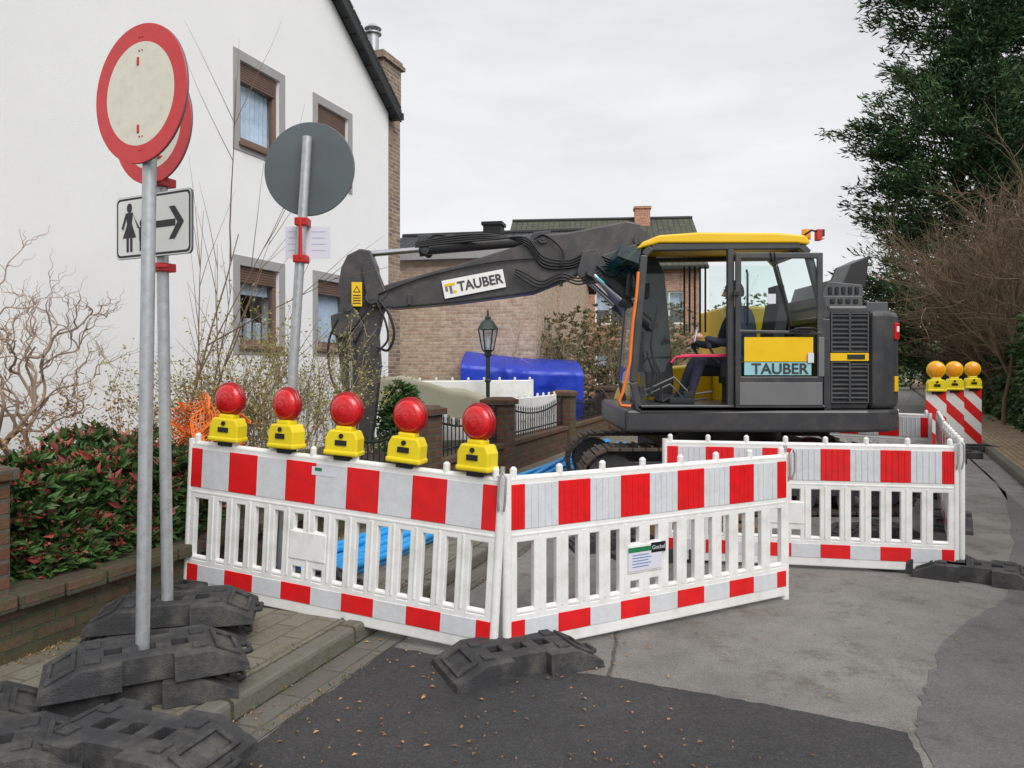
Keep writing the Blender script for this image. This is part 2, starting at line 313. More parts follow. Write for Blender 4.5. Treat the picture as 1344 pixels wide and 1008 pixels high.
for _ in range(7000):
    x=R.uniform(-1.8,6); 
    if math.sin(x*5)+math.sin(x*11+1)<R.uniform(-1,1.2): continue
    y,z=R.choice(((-1.237,.10),(-1.363,.006),(-.03,.10),(-.03,.10),(-1.56,.004),(-.12+R.gauss(0,.05),.10),(R.uniform(-1.2,-.1),.10))); leafquad(b,(x,y+R.gauss(0,.014),z),R.uniform(.008,.03),.35,1 if R.random()<.3 else 0,(0,0,.8))
b.obj('moss_and_grass_tufts',[M_leafg,M_leafdry],mw=MW,recalc=False,uv=False)
b=MB(); b.b2((-12,.13,-.05),(90,60,.30)); b.obj('garden_ground',M_soil,mw=MW)
b=MB(); b.b2((-12,-.12,-.05),(90,0,.11)); b.obj('kerb',M_kerb,mw=MR,bevel=.015)
b=MB(); b.b2((-12,-1.2,-.05),(90,-.125,.10)); b.obj('pavement',M_paver2,mw=MR)
# ------------------------------------------------------------------ garden walls
low=MB(); low.b2((-6,-.02,0),(4.5,.12,.36)); 
for k in range(40): low.box((-6+.26*k+.13,.04,.40+R.uniform(-.004,.004)),(.245,.26,.075))
o=low.obj('garden_wall',[M_brkmoss],mw=MW,bevel=.008)
low=MB(); low.b2((4.9,-.02,0),(40,.2,.46)); low.b2((4.9,-.05,.46),(40,.23,.53)); low.obj('garden_wall',[M_brkred],mw=MW,bevel=.008)
posts=[0,4.69,7.03,10.2,13.4,17,21,25,30]
for i,x in enumerate(posts):
    b=MB(); 
    if i==0: b.b2((-.34,.0,0),(.0,.34,1.0)); b.box((-.17,.17,1.03),(.40,.40,.06)); b.box((-.17,.17,1.075),(.36,.36,.03),taper=.7)
    else: b.b2((x-.17,-.08,0),(x+.17,.26,1.04)); b.box((x,.09,1.075),(.42,.42,.07)); b.box((x,.09,1.125),(.38,.38,.03),taper=.7)
    b.obj('brick_gate_post',M_brkred,mw=MW,bevel=.008)
b=MB()
def fspan(x0,x1,zb):
    n=int((x1-x0)/.105); top=lambda t: .98-.14*math.sin(math.pi*t)
    for k in range(n+1):
        t=k/n; x=x0+(x1-x0)*t; b.cyl((x,.07,zb),(x,.07,top(t)+.05),.008,6); b.cyl((x,.07,top(t)+.05),(x,.07,top(t)+.10),.014,6,0,.001)
    b.tube([(x0+(x1-x0)*j/16,.07,top(j/16)) for j in range(17)],.014,6); b.tube([(x0,.07,zb+.08),(x1,.07,zb+.08)],.012,6)
fspan(3.0,4.5,.42)
for a,c in zip(posts[1:-1],posts[2:]): fspan(a+.18,c-.18,.53)
b.obj('iron_fence',M_iron,mw=MW,uv=False)

# ------------------------------------------------------------------ white house
H=empty('white_house',MH)
def child(mb,name,mats,par,**k):
    o=mb.obj(name,mats,**k); o.parent=par; return o
wins=[(-4.15,-3.05,4.45,5.80),(-2.36,-1.23,4.45,5.80),(-4.15,-3.05,1.72,3.05),(-2.36,-1.23,1.72,3.05)]
g=.13
A=[-10,-4.15+g,-3.05-g,-2.36+g,-1.23-g,0]; Bz=[0,1.72+g,3.05-g,4.45+g,5.80-g,6.2]
b=MB(); b.grid(A,Bz,lambda i,j: not(i in(1,3) and j in(1,3)),0,.3)
b.prism([(-10,6.2),(0,6.2),(-5,9.6)],0,.3,'Y')
b.b2((-.3,.3,0),(0,9,6.2)); b.b2((-10,.3,0),(-9.7,9,6.2)); b.b2((-10,8.7,0),(0,9,6.2))
child(b,'walls',M_stucco,H)
b=MB()
for sgn in (1,-1):
    e=(-5+sgn*5.12,6.12); r=(-5,9.62)
    b.prism([e,(e[0],e[1]+.17),(r[0],r[1]+.19),(r[0],r[1])],-.16,9.3,'Y',0)
child(b,'roof',M_tile,H)
b=MB()
for sgn in (1,-1):
    e=(-5+sgn*5.14,6.06); r=(-5,9.57)
    b.prism([e,(e[0],e[1]+.22),(r[0],r[1]+.25),(r[0],r[1])],-.20,-.163,'Y',0)
    b.box((-5+sgn*5.17,4.5,6.18),(.12,9.4,.12))
for k in range(22):
    t=(k+.5)/22; b.box((.12-5.12*t,-.17,6.30+3.5*t),(.26,.07,.05),rot=Matrix.Rotation(rad(34),3,'Y'))
child(b,'verge_and_gutters',M_black,H)
fr=MB();gl=MB();sr=MB()
for wi_,(x0,x1,z0,z1) in enumerate(wins):
    sr.grid([x0,x0+g,x1-g,x1],[z0,z0+g,z1-g,z1],lambda i,j:(i,j)!=(1,1),-.012,-.001)
    a0,a1,c0,c1=x0+g,x1-g,z0+g,z1-g
    sh=[.26,.44,.22,.22][wi_]
    fr.grid([a0,a0+.08,a1-.08,a1],[c0,c0+.08,c1-sh,c1],lambda i,j:(i,j)!=(1,1),.05,.12,0)
    for k in range(int(sh/.035)): fr.b2((a0+.05,.03+.0,c1-sh+.035*k),(a1-.05,.055,c1-sh+.035*k+.03),1)
    fr.b2((a0-.03,-.06,c0-.06),(a1+.03,.1,c0-.005),0)
    gl.add([(a0+.07,.085,c0+.07),(a1-.07,.085,c0+.07),(a1-.07,.085,c1-sh),(a0+.07,.085,c1-sh)],[(0,1,2,3)],0)
    n=18
    for k in range(n):
        xa=a0+(a1-a0)*k/n; xb=a0+(a1-a0)*(k+1)/n; y0=.14+.03*(k%2); y1=.14+.03*((k+1)%2); zz0=c0+(.0 if wi_ in(0,1) else (.70 if wi_==2 else .10))
        gl.add([(xa,y0,zz0),(xb,y1,zz0),(xb,y1,c1),(xa,y0,c1)],[(0,1,2,3)],1,True)
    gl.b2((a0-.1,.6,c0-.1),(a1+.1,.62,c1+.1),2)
    if wi_==2:
        for k in range(4): gl.box((a0+.2+.2*k,.2,c0+.18),(.09,.06,.3+.1*(k%2)),1)
child(sr,'window_surrounds',M_surr,H,bevel=.003); child(fr,'window_frames',[M_brown,M_shut],H,bevel=.004); child(gl,'window_panes',[M_glass,M_curt,M_dark],H,recalc=False)
b=MB(); b.b2((.005,.05,0),(.55,.62,6.5)); b.b2((-.12,.04,6.5),(.57,.7,7.18)); b.b2((-.18,-.02,7.18),(.64,.76,7.26)); b.b2((-.14,.02,7.26),(.60,.72,7.34))
child(b,'chimney',M_brkchim,H,bevel=.01)
b=MB(); fx,fy=.05,.35; b.cyl((fx,fy,7.34),(fx,fy,7.72),.11,16); b.cyl((fx,fy,7.72),(fx,fy,7.74),.16,16); b.cyl((fx,fy,7.82),(fx,fy,7.90),.16,16,0,.07)
for k in range(4): b.cyl((fx+.1*math.cos(k*1.57),fy+.1*math.sin(k*1.57),7.74),(fx+.1*math.cos(k*1.57),fy+.1*math.sin(k*1.57),7.82),.01,6)
child(b,'chimney_flue',M_galv,H)

# ------------------------------------------------------------------ neighbouring houses
def house(name,org,ang,w,d,ez,rz,wm,rm,over=.35,wi=[],chim=None,cm=None):
    E=empty(name,T(*org)@RZ(ang)); b=MB()
    xs=sorted(set([0,w]+[v for q in wi for v in q[:2]])); zs=sorted(set([0,ez]+[v for q in wi for v in q[2:]]))
    def sol(i,j):
        cx=(xs[i]+xs[i+1])/2; cz=(zs[j]+zs[j+1])/2
        return not any(q[0]<cx<q[1] and q[2]<cz<q[3] for q in wi)
    b.grid(xs,zs,sol,0,.3); b.b2((0,.3,0),(.3,d,ez)); b.b2((w-.3,.3,0),(w,d,ez)); b.b2((.3,d-.3,0),(w-.3,d,ez))
    for x in (0,w-.3): b.prism([(0,ez),(d,ez),(d/2,rz-.1)],x,x+.3,'X')
    child(b,'walls',wm,E)
    b=MB(); sl=(rz-ez)/(d/2)
    for e in (-over,d+over):
        ezz=ez-sl*over
        b.prism([(e,ezz+.02),(e,ezz+.16),(d/2,rz+.14),(d/2,rz)],-.25,w+.25,'X')
    child(b,'roof',rm,E)
    b=MB(); b.box((w/2,-over-.06,ez-sl*over+.06),(w+.5,.12,.12)); b.tube([(-.25,d/2,rz+.15),(w+.25,d/2,rz+.15)],.09,8); child(b,'gutter_and_ridge',M_black,E)
    b=MB();gg=MB()
    for q in wi:
        b.grid([q[0],q[0]+.07,(q[0]+q[1])/2-.03,(q[0]+q[1])/2+.03,q[1]-.07,q[1]],[q[2],q[2]+.07,q[3]-.07,q[3]],lambda i,j: not(i in(1,3) and j==1),.08,.14)
        gg.add([(q[0]+.05,.1,q[2]+.05),(q[1]-.05,.1,q[2]+.05),(q[1]-.05,.1,q[3]-.05),(q[0]+.05,.1,q[3]-.05)],[(0,1,2,3)]); gg.b2((q[0],.5,q[2]),(q[1],.52,q[3]),1); gg.b2((q[0],.3,q[2]+(q[3]-q[2])*.45),(q[1],.31,q[3]),2)
    if wi: child(b,'window_frames',M_sigwhite,E); child(gg,'window_panes',[M_glass,M_dark,M_curt],E)
    if chim:
        b=MB(); x,y,z0,z1,s_=chim; b.b2((x-s_,y-s_,z0),(x+s_,y+s_,z1)); b.b2((x-s_-.05,y-s_-.05,z1),(x+s_+.05,y+s_+.05,z1+.1)); child(b,'chimney',cm,E)
    return E
a=math.degrees(math.atan2(-.2,1))
house('beige_brick_house',(-4.2,21.6,0),a,5.6,8,4.35,5.75,M_brkbeige,M_tile,wi=[(3.6,4.5,1.2,2.4)],chim=(3.1,3.0,5.0,5.95,.28),cm=M_black)
house('brick_house',(-.2,30.5,0),-6,7.6,9,5.5,8.05,M_brkorange,M_tile2,wi=[(1.0,2.2,3.2,4.5),(3.5,4.7,3.2,4.5),(5.8,7,3.2,4.5),(1.0,2.2,.8,2.2),(3.5,4.7,.8,2.2)],chim=(5.6,4.0,7.2,8.5,.33),cm=M_brkorange)
b=MB(); b.b2((0,0,0),(3.9,3,3.9)); o=b.obj('brick_extension',M_brkbeige,mw=T(-3.3,17.2,0)@RZ(-12))
bb=MB(); bb.b2((-.15,-.2,3.9),(4.1,3.2,4.1)); c=bb.obj('fascia',M_surr); c.parent=o
# ------------------------------------------------------------------ barrier panels
def tilt(p0,p1):
    p0=Vector(p0);p1=Vector(p1); d=p1-p0; L=d.length; x=d.normalized(); y=Vector((0,0,1)).cross(x).normalized(); z=x.cross(y)
    return L,Matrix(((x.x,y.x,z.x,p0.x),(x.y,y.y,z.y,p0.y),(x.z,y.z,z.z,p0.z),(0,0,0,1)))
def barrier(p0,p1,seed=0,hook=True,sticker=False,plain=False):
    L,M=tilt(p0,p1); E=empty('white_garden_fence' if plain else 'barrier_fence',M); b=MB()
    n=14; x0=.075; x1=L-.075; pitch=(x1-x0)/n; bw=pitch*.56
    xs=[0.015]
    for k in range(n): xs+= [x0+k*pitch+(0 if k==0 else bw/2), x0+(k+1)*pitch-(bw/2 if k<n-1 else 0)]
    xs+=[L-.015]; zs=[.025,.225,.30,.52,.615,.955]
    def sol(i,j):
        if i%2==1:
            k=(i-1)//2
            if j in(1,3): return False
            if j==2: return k in(5,6) and not plain
        return True
    b.grid(xs,zs,sol,-.019,.019)
    for z,r in ((.955,.021),(.655,.022),(.235,.019),(.04,.02)): b.cyl((.02,0,z),(L-.02,0,z),r,10)
    for x in (.022,L-.022): b.cyl((x,0,.0),(x,0,.985),.026,12)
    for k in range(8):
        x=.06+(L-.12)*k/7; b.cyl((x,0,.96),(x,0,1.012),.020,10); b.cyl((x,0,1.012),(x,0,1.024),.020,10,0,.008)
    for k in range(1,n): b.cyl((x0+k*pitch,-.012,.24),(x0+k*pitch,-.012,.64),.014,6)
    cx=(xs[11]+xs[14])/2
    if not plain: b.box((cx,0,.43),(.26,.050,.17))
    child(b,'panel',M_white,E,bevel=.006)
    if plain: return
    s=MB(); w=(L-.04-.2)/9; x=.02
    for k in range(11):
        ww=.1 if k in(0,10) else w
        s.b2((x+.0005,-.0225,.685),(x+ww-.0005,.0225,.93),1 if k%2 else 0)
        s.b2((x+.0005,-.0225,.09),(x+ww-.0005,.0225,.195),1 if k%2 else 0)
        if seed%2:
            for q in range(1,5):
                for yy in(-.0235,.0235): s.b2((x+ww*q/5-.003,yy-.003,.69),(x+ww*q/5+.003,yy+.003,.925),1 if k%2 else 0)
        x+=ww
    child(s,'reflective_stripes',[M_red,M_refl],E,bevel=.002)
    if hook:
        h=MB(); h.tube([(L-.02,-.03,.80),(L-.02,-.045,.86),(L-.02,-.045,.98),(L,-.045,1.01),(L+.02,-.045,.98),(L+.02,-.045,.86),(L+.01,-.03,.80)],.007,8); h.cyl((L-.02,0,.96),(L-.02,0,1.03),.012,10)
        child(h,'hook',M_galv,E)
    if sticker:
        h=MB(); h.b2((cx-.13,-.030,.36),(cx+.12,-.027,.50),0); h.b2((cx-.13,-.0305,.47),(cx+.05,-.0302,.50),1); h.b2((cx+.04,-.031,.455),(cx+.15,-.0305,.515),2)
        for q in range(5): h.b2((cx-.10,-.0308,.450-.017*q),(cx+.02+.02*(q%2),-.0303,.455-.017*q),3)
        child(h,'label',[M_paper,M_lgreen,M_black,M_lblue],E)
        text('label_text','Gockel',.034,T(cx+.095,-.0315,.485)@Matrix.Rotation(rad(90),4,'X'),M_paper,E,0,.0003)
    return E,M,L
E1,M1,L1=barrier((-2.10,4.88,.125),(-.085,4.085,0),0)
h=MB(); h.b2((.95,-.0245,.86),(1.12,-.0235,.91),0); h.b2((.97,-.025,.885),(1.02,-.0246,.905),1); child(h,'label',[M_paper,M_lgreen],E1)
barrier((-.045,4.09,0),(1.86,5.15,0),1,sticker=True)
barrier((1.21,6.12,0),(3.34,5.70,0),1)
barrier((3.38,5.73,0),(4.28,7.55,0),1)
barrier((4.31,7.6,0),(5.2,9.3,0),1)
barrier((5.15,9.35,0),(3.3,10.9,0),1)
barrier((-1.5,11.9,.36),(.35,12.6,.36),0,False,plain=True)
barrier((-.02,11.4,.1),(.75,13.2,.1),1,False,plain=True)
def footplate(M,name='rubber_foot_plate'):
    b=MB(); xs=[-.41,-.25,-.17,-.10,-.035,.035,.10,.17,.25,.41]; ys=[-.2,-.14,-.045,.045,.14,.2]
    def sol(i,j):
        if i in(3,4,5) and j in(0,4): return False
        if i==4 and j==2: return False
        if i in(2,6) and j==2: return False
        return True
    def fn(a,bb_,c):
        if c<.01: return (a,bb_,0)
        return (a*(.985 if c>.01 else 1),bb_*.98,.112 if abs(a)<.3 else .035)
    b.grid(xs,ys,sol,0,.115,0,fn)
    for s_ in(-1,1):
        for q in(-.095,.095): b.box((s_*.21,q,.116),(.06,.07,.012))
        al=math.atan2(.077,.154); Q=Matrix.Rotation(s_*al,3,'Y')
        for (ox,oy,sx_,sy_) in ((0,.115,.12,.03),(0,-.115,.12,.03),(.05,0,.02,.20),(-.05,0,.02,.20)):
            b.box((s_*(.328+ox*.9),oy,.0765-ox*.45+.004),(sx_,sy_,.014),0,Q)
    b.tube([(.37,-.06,.03),(.435,-.045,.032),(.435,.045,.032),(.37,.06,.03)],.014,8)
    b.box((0,0,.02),(.2,.24,.03)); 
    return b.obj(name,M_rubber,mw=M,bevel=.006)
FP=[(-1.66,3.40,.10,22),(-1.62,3.38,.216,28),(-1.85,4.05,.10,20),(-1.80,4.08,.216,14),(-2.30,3.0,.10,30),(-1.42,2.86,.10,-18),(-1.98,2.72,.10,25),
    (.03,3.98,0,24),(3.42,5.62,0,-32),(3.2,5.85,0,-30),(4.3,7.5,0,60),(1.25,6.2,0,20),(.9,6.6,0,10),(-1.42,4.95,.10,15),(-2.0,4.9,.10,60),(3.3,7.0,0,20),(5.2,9.3,0,60)]
for x,y,z,a in FP: footplate(T(x,y,z)@RZ(a))
# ------------------------------------------------------------------ warning lamps
def lamp(M,lens=M_redlens,rim=M_redrim,sc=1,name='warning_lamp'):
    E=empty(name,M@Matrix.Scale(sc,4)); b=MB()
    b.prism([(-.100,.0),(.100,0),(.100,.10),(.078,.145),(-.078,.145),(-.100,.10)],-.055,.055,'Y'); b.b2((-.106,-.061,.0),(.106,.061,.03)); b.box((0,0,.155),(.10,.08,.03))
    child(b,'battery_box',M_yel,E,bevel=.010)
    b=MB(); b.b2((-.035,-.061,.06),(.035,-.056,.09)); b.cyl((0,-.056,.115),(0,-.063,.115),.014,10); b.b2((-.05,-.03,-.03),(.05,.03,0)); child(b,'lock',M_black,E)
    b=MB(); F=T(0,0,.262)@Matrix.Rotation(rad(90),4,'X')
    prof=[(.0,.060)]+[(.088*math.sin(t*math.pi/2/8),.022+.038*math.cos(t*math.pi/2/8)+(.003 if t%2 else 0)) for t in range(1,9)]
    b.lathe(prof,32,0,F); b.lathe([(r,-z) for r,z in prof],32,0,F)
    b.lathe([(.088,.022),(.098,.02),(.10,.0),(.098,-.02),(.088,-.022)],32,1,F); b.lathe([(.101,.008),(.106,.004),(.106,-.004),(.101,-.008)],32,1,F)
    for k in range(24):
        t=k*math.pi/12; b.tube([F@Vector((.025*math.cos(t),.025*math.sin(t),.060)),F@Vector((.06*math.cos(t),.06*math.sin(t),.052)),F@Vector((.086*math.cos(t),.086*math.sin(t),.030))],.0014,4,1,False)
    b.b2((-.03,-.02,.145),(.03,.02,.175),1)
    child(b,'lens',[lens,rim],E); return E
for i,t in enumerate((.136,.342,.53,.721,.922)):
    lamp(M1@T(L1*t,0,.995)@RZ([8,-6,10,4,-8][i])@Matrix.Rotation(rad([1,-2,1,2,-1][i]),4,'Y'))
for (x,y,a) in ((6.90,12.4,-15),(7.60,13.1,-20),(8.46,14.0,-10)):
    E=empty('warning_board',T(x,y,0)@RZ(a)); b=MB(); b.b2((-.15,-.02,.12),(.15,.02,1.15)); child(b,'board',M_diag,E,bevel=.005)
    b=MB(); b.b2((-.4,-.2,0),(.4,.2,.11)); b.b2((-.25,-.12,.11),(.25,.12,.14)); child(b,'foot',M_rubber,E,bevel=.02)
    l=lamp(T(0,0,1.15),M_orlens,M_vyel,1.35,'lamp'); l.parent=E
# ------------------------------------------------------------------ signs
def pole(b,p0,p1,r=.030,mi=0): b.cyl(p0,p1,r,20,mi)
def disc(b,F,r,front_ring,mi_back,mi_red,mi_c):
    b.M=F; b.lathe([(0,-.012),(r-.004,-.012),(r,-.009),(r,0)],64,mi_back,None,False)
    b.lathe([(r,0),(r*.995,.002),(r*front_ring,.002)],64,mi_red,None,False); b.lathe([(r*front_ring,.002),(0,.002)],64,mi_c,None,False); b.M=Matrix.Identity(4)
th=rad(28); N1=(-math.sin(th),-math.cos(th),0)
def off(p,N,k): return Vector(p)+Vector(N)*k
E=empty('no_vehicles_sign'); b=MB(); pole(b,(-1.66,3.42,.2),(-1.62,3.42,2.92)); child(b,'pole',M_galv,E)
b=MB(); b.box((-1.62,3.42,2.62),(.09,.09,.04)); b.box((-1.62,3.42,2.92),(.09,.09,.04)); child(b,'clamps',M_clamp,E,bevel=.005)
b=MB(); disc(b,frameN(off((-1.625,3.42,2.775),N1,.05),N1),.308,.74,0,1,2); child(b,'sign_disc',[M_signback,M_signred,M_cream],E,recalc=False)
b=MB(); F=frameN(off((-1.625,3.42,2.775),N1,.0525),N1); b.M=F
for q in (.25,.19,-.19,-.25): b.lathe([(.004,0),(.004,.003),(0,.004)],8,0,T(0,q,0)); b.lathe([(.003,0),(.003,.003),(0,.004)],8,0,T(.02,q,0))
b.M=Matrix.Identity(4); child(b,'rivets',M_clamp,E,recalc=False)
E=empty('no_vehicles_sign'); b=MB(); pole(b,(-1.83,4.05,.2),(-1.87,4.05,3.05)); child(b,'pole',M_galv,E)
b=MB(); disc(b,frameN(off((-1.87,4.05,2.83),N1,.05),N1),.305,.74,0,1,2); child(b,'sign_disc',[M_signback,M_signred,M_cream],E,recalc=False)
E2=E; F=frameN(off((-1.865,4.05,2.31),N1,.05),N1)
b=MB(); b.M=F
def rr(w,h,r,n=6):
    p=[]
    for cx,cy,a0 in((w-r,h-r,0),(-w+r,h-r,90),(-w+r,-h+r,180),(w-r,-h+r,270)):
        for k in range(n+1): t=rad(a0+90*k/n); p.append((cx+r*math.cos(t),cy+r*math.sin(t)))
    return p
b.prism(rr(.30,.167,.03),-.01,0,'Z',0); b.flat(rr(.298,.165,.03),.0012,1); b.flat(rr(.292,.159,.028),.0018,2); b.flat(rr(.280,.147,.022),.0024,1)
def ell(cx,cy,a,bb_,n=16): return [(cx+a*math.cos(2*math.pi*k/n),cy+bb_*math.sin(2*math.pi*k/n)) for k in range(n)]
zz=.0036
b.flat(ell(-.185,.105,.022,.026),zz,2); b.flat([(-.215,.08),(-.155,.08),(-.165,.02),(-.13,-.055),(-.24,-.055),(-.205,.02)],zz+.0004,2)
b.flat([(-.21,-.055),(-.19,-.055),(-.19,-.13),(-.21,-.13)],zz,2); b.flat([(-.18,-.055),(-.16,-.055),(-.16,-.13),(-.18,-.13)],zz,2)
b.flat([(-.155,.078),(-.150,.06),(-.105,.0),(-.115,-.01)],zz+.0008,2); b.flat([(-.215,.078),(-.205,.06),(-.235,-.01),(-.25,-.0)],zz+.0008,2)
b.flat(ell(-.085,.018,.017,.019),zz,2); b.flat([(-.107,-.002),(-.063,-.002),(-.066,-.075),(-.104,-.075)],zz+.0004,2); b.flat([(-.102,-.075),(-.088,-.075),(-.088,-.13),(-.102,-.13)],zz,2); b.flat([(-.082,-.075),(-.068,-.075),(-.068,-.13),(-.082,-.13)],zz,2)
b.flat([(-.01,.018),(.18,.018),(.18,-.018),(-.01,-.018)],zz,2); b.flat([(.245,0),(.175,.085),(.13,.085),(.195,.0)],zz+.0004,2); b.flat([(.245,0),(.195,.0),(.13,-.085),(.175,-.085)],zz+.0004,2)
b.M=Matrix.Identity(4); child(b,'pedestrian_direction_plate',[M_signback,M_sigwhite,M_black],E2,recalc=False)
b=MB()
for z in(2.09,2.54,2.66,3.0): b.box((-1.86,4.05,z),(.10,.10,.045),rot=RZ(-28)); b.cyl((-1.86,3.98,z),(-1.79,3.97,z),.01,8)
child(b,'clamps',M_clamp,E2,bevel=.006)
E=empty('traffic_sign'); b=MB(); pole(b,(-1.48,4.86,.16),(-1.305,4.86,3.03)); child(b,'pole',M_galv,E,bevel=0)
Nb=Vector((.12,1,0)).normalized()
b=MB(); disc(b,frameN(off((-1.31,4.86,2.835),Nb,.05),Nb),.302,.74,0,1,2)
child(b,'sign_disc',[M_signback,M_signred,M_cream],E,recalc=False)
b=MB(); b.box((-1.335,4.86,2.485),(.085,.09,.05)); b.box((-1.345,4.86,2.25),(.085,.09,.05)); b.box((-1.34,4.86,2.37),(.02,.1,.25)); child(b,'clamps',M_clamp,E,bevel=.006)
b=MB(); b.b2((-1.46,4.905,2.26),(-1.17,4.908,2.465),0)
for q in range(4): b.b2((-1.44,4.9038,2.43-.04*q),(-1.37,4.9045,2.436-.04*q),1); b.b2((-1.29,4.9038,2.43-.04*q),(-1.20,4.9045,2.436-.04*q),1)
child(b,'notice_sheet',[M_paper,M_printed],E)
b=MB(); b.M=frameN(off((-1.14,4.86,2.71),Nb,.028),-Nb); b.b2((-.032,-.06,0),(.032,.05,.0015),0); b.flat([(-.02,-.01),(0,-.04),(.02,-.01)],.0025,1); b.b2((-.02,.01,.0015),(.02,.035,.0025),2); b.M=Matrix.Identity(4)
child(b,'inspection_label',[M_paper,M_clamp,M_black],E)
b=MB(); b.cyl((-2.02,2.93,.2),(-2.0,2.93,1.0),.018,12); b.cyl((-2.0,2.93,1.0),(-2.0,2.93,1.02),.022,12)
b.obj('steel_post',M_galv)
# ------------------------------------------------------------------ lantern
E=empty('garden_lantern',T(-.38,12,.3)); b=MB(); b.cyl((0,0,0),(0,0,.3),.08,12,0,.05); b.cyl((0,0,.3),(0,0,1.42),.032,12); b.lathe([(.03,1.0),(.055,1.03),(.03,1.06)],12); b.lathe([(.03,1.40),(.07,1.44),(.05,1.47),(.10,1.52)],12)
for k in range(6):
    t=k*math.pi/3; b.cyl((.09*math.cos(t),.09*math.sin(t),1.52),(.15*math.cos(t),.15*math.sin(t),1.84),.01,6)
b.lathe([(.17,1.84),(.155,1.87),(.09,1.97),(.05,2.0),(.05,2.03),(.02,2.06),(.012,2.14),(.0,2.16)],6,0,None,False)
child(b,'lantern_frame',M_green,E,uv=False); b=MB(); b.lathe([(.085,1.53),(.142,1.83)],6,0,None,False); child(b,'lantern_glass',M_glass,E,recalc=False)
b=MB(); b.cyl((0,0,1.55),(0,0,1.7),.02,8); child(b,'bulb',M_sigwhite,E)
# ------------------------------------------------------------------ blue tarp / canvas / pipes / misc
def sheet(name,fn,nu,nv,m):
    vs=[];fs=[]
    for i in range(nu+1):
        for j in range(nv+1): vs.append(fn(i/nu,j/nv))
    for i in range(nu):
        for j in range(nv): a=i*(nv+1)+j; fs.append((a,a+1,a+nv+2,a+nv+1))
    b=MB(); b.add(vs,fs,0,True); return b.obj(name,m,recalc=False)
from mathutils import noise as nzz
def tarpfn(u,v):
    prof=[(14.9,.3),(14.88,.75),(14.86,1.15),(14.84,1.50),(14.87,1.56),(15.3,1.66),(15.9,1.76),(16.6,1.84),(16.7,1.8),(16.72,.3)]
    t=v*(len(prof)-1); k=min(int(t),len(prof)-2); f=t-k; y=prof[k][0]*(1-f)+prof[k+1][0]*f; z=prof[k][1]*(1-f)+prof[k+1][1]*f
    uu=min(max((u-.02)/.96,0),1); x=-1.0+2.4*uu; 
    n=nzz.noise(Vector((x*1.4,y*.6,z*1.0)))*.06+abs(nzz.noise(Vector((x*3.5,y*1,z*1.6))))*.05
    z=.3+(z-.3)*(1.03-.13*uu)-(.03*math.sin(uu*3.14) if z>1.2 else 0)
    if u<.02 or u>.98: z=.3
    return (x,y+n,z+n*.15)
sheet('blue_tarpaulin',tarpfn,100,72,M_tarp)
def canv(u,v):
    x=-1.95+1.65*u; y=10.6+1.0*v; z=1.42-.35*u*u-.06*v+.05*math.sin(u*9)*v; 
    n=nzz.noise(Vector((x*3,y*3,0)))*.05
    if v<.25: z-= (.25-v)*1.6; y=10.85-(.25-v)*.05
    return (x,y,z+n)
sheet('canvas_cover',canv,40,24,M_canvas)
b=MB()
pth=[(-1.42,5.15),(-1.1,5.7),(-.8,6.4),(-.45,7.2),(-.05,8.3),(.35,9.4),(.75,10.6),(1.3,12.2),(2.0,14)]
for k in range(14):
    row=k//6; ox=(k%6-2.5)*.058+(row%2)*.028; oz=.128+row*.05; ph=R.uniform(0,6); st_=R.uniform(-.15,.25)
    P=[]
    for i in range(len(pth)-1):
        for q in range(5):
            t=q/5; x=pth[i][0]*(1-t)+pth[i+1][0]*t; y=pth[i][1]*(1-t)+pth[i+1][1]*t; s_=i+t
            P.append((x+ox*1.1+.03*math.sin(s_*1.3+ph),y+ox*-.35+st_*(1 if i==0 and q==0 else 0),oz+.012*math.sin(s_*2+ph)))
    b.tube(P,.027,10)
b.obj('blue_conduit_pipes',M_blue,uv=False)
b=MB()
for k in range(5): b.box((1.5+R.uniform(-.2,.2),7.0+.16*k,.06+.12*(k%2)),(1.5,.14,.12),rot=RZ(R.uniform(-8,8)))
b.obj('timber_beams',M_wood,bevel=.01)
def net(u,v):
    x=-2.62+.5*u; y=5.75+.2*math.sin(u*7)+.15*v; z=.9+.44*v*(1-.3*u)+.06*math.sin(u*13+v*4); return (x+.06*math.sin(v*9),y,z)
o=sheet('orange_safety_net',net,26,20,M_orange); wm=o.modifiers.new('w','WIREFRAME'); wm.thickness=.012

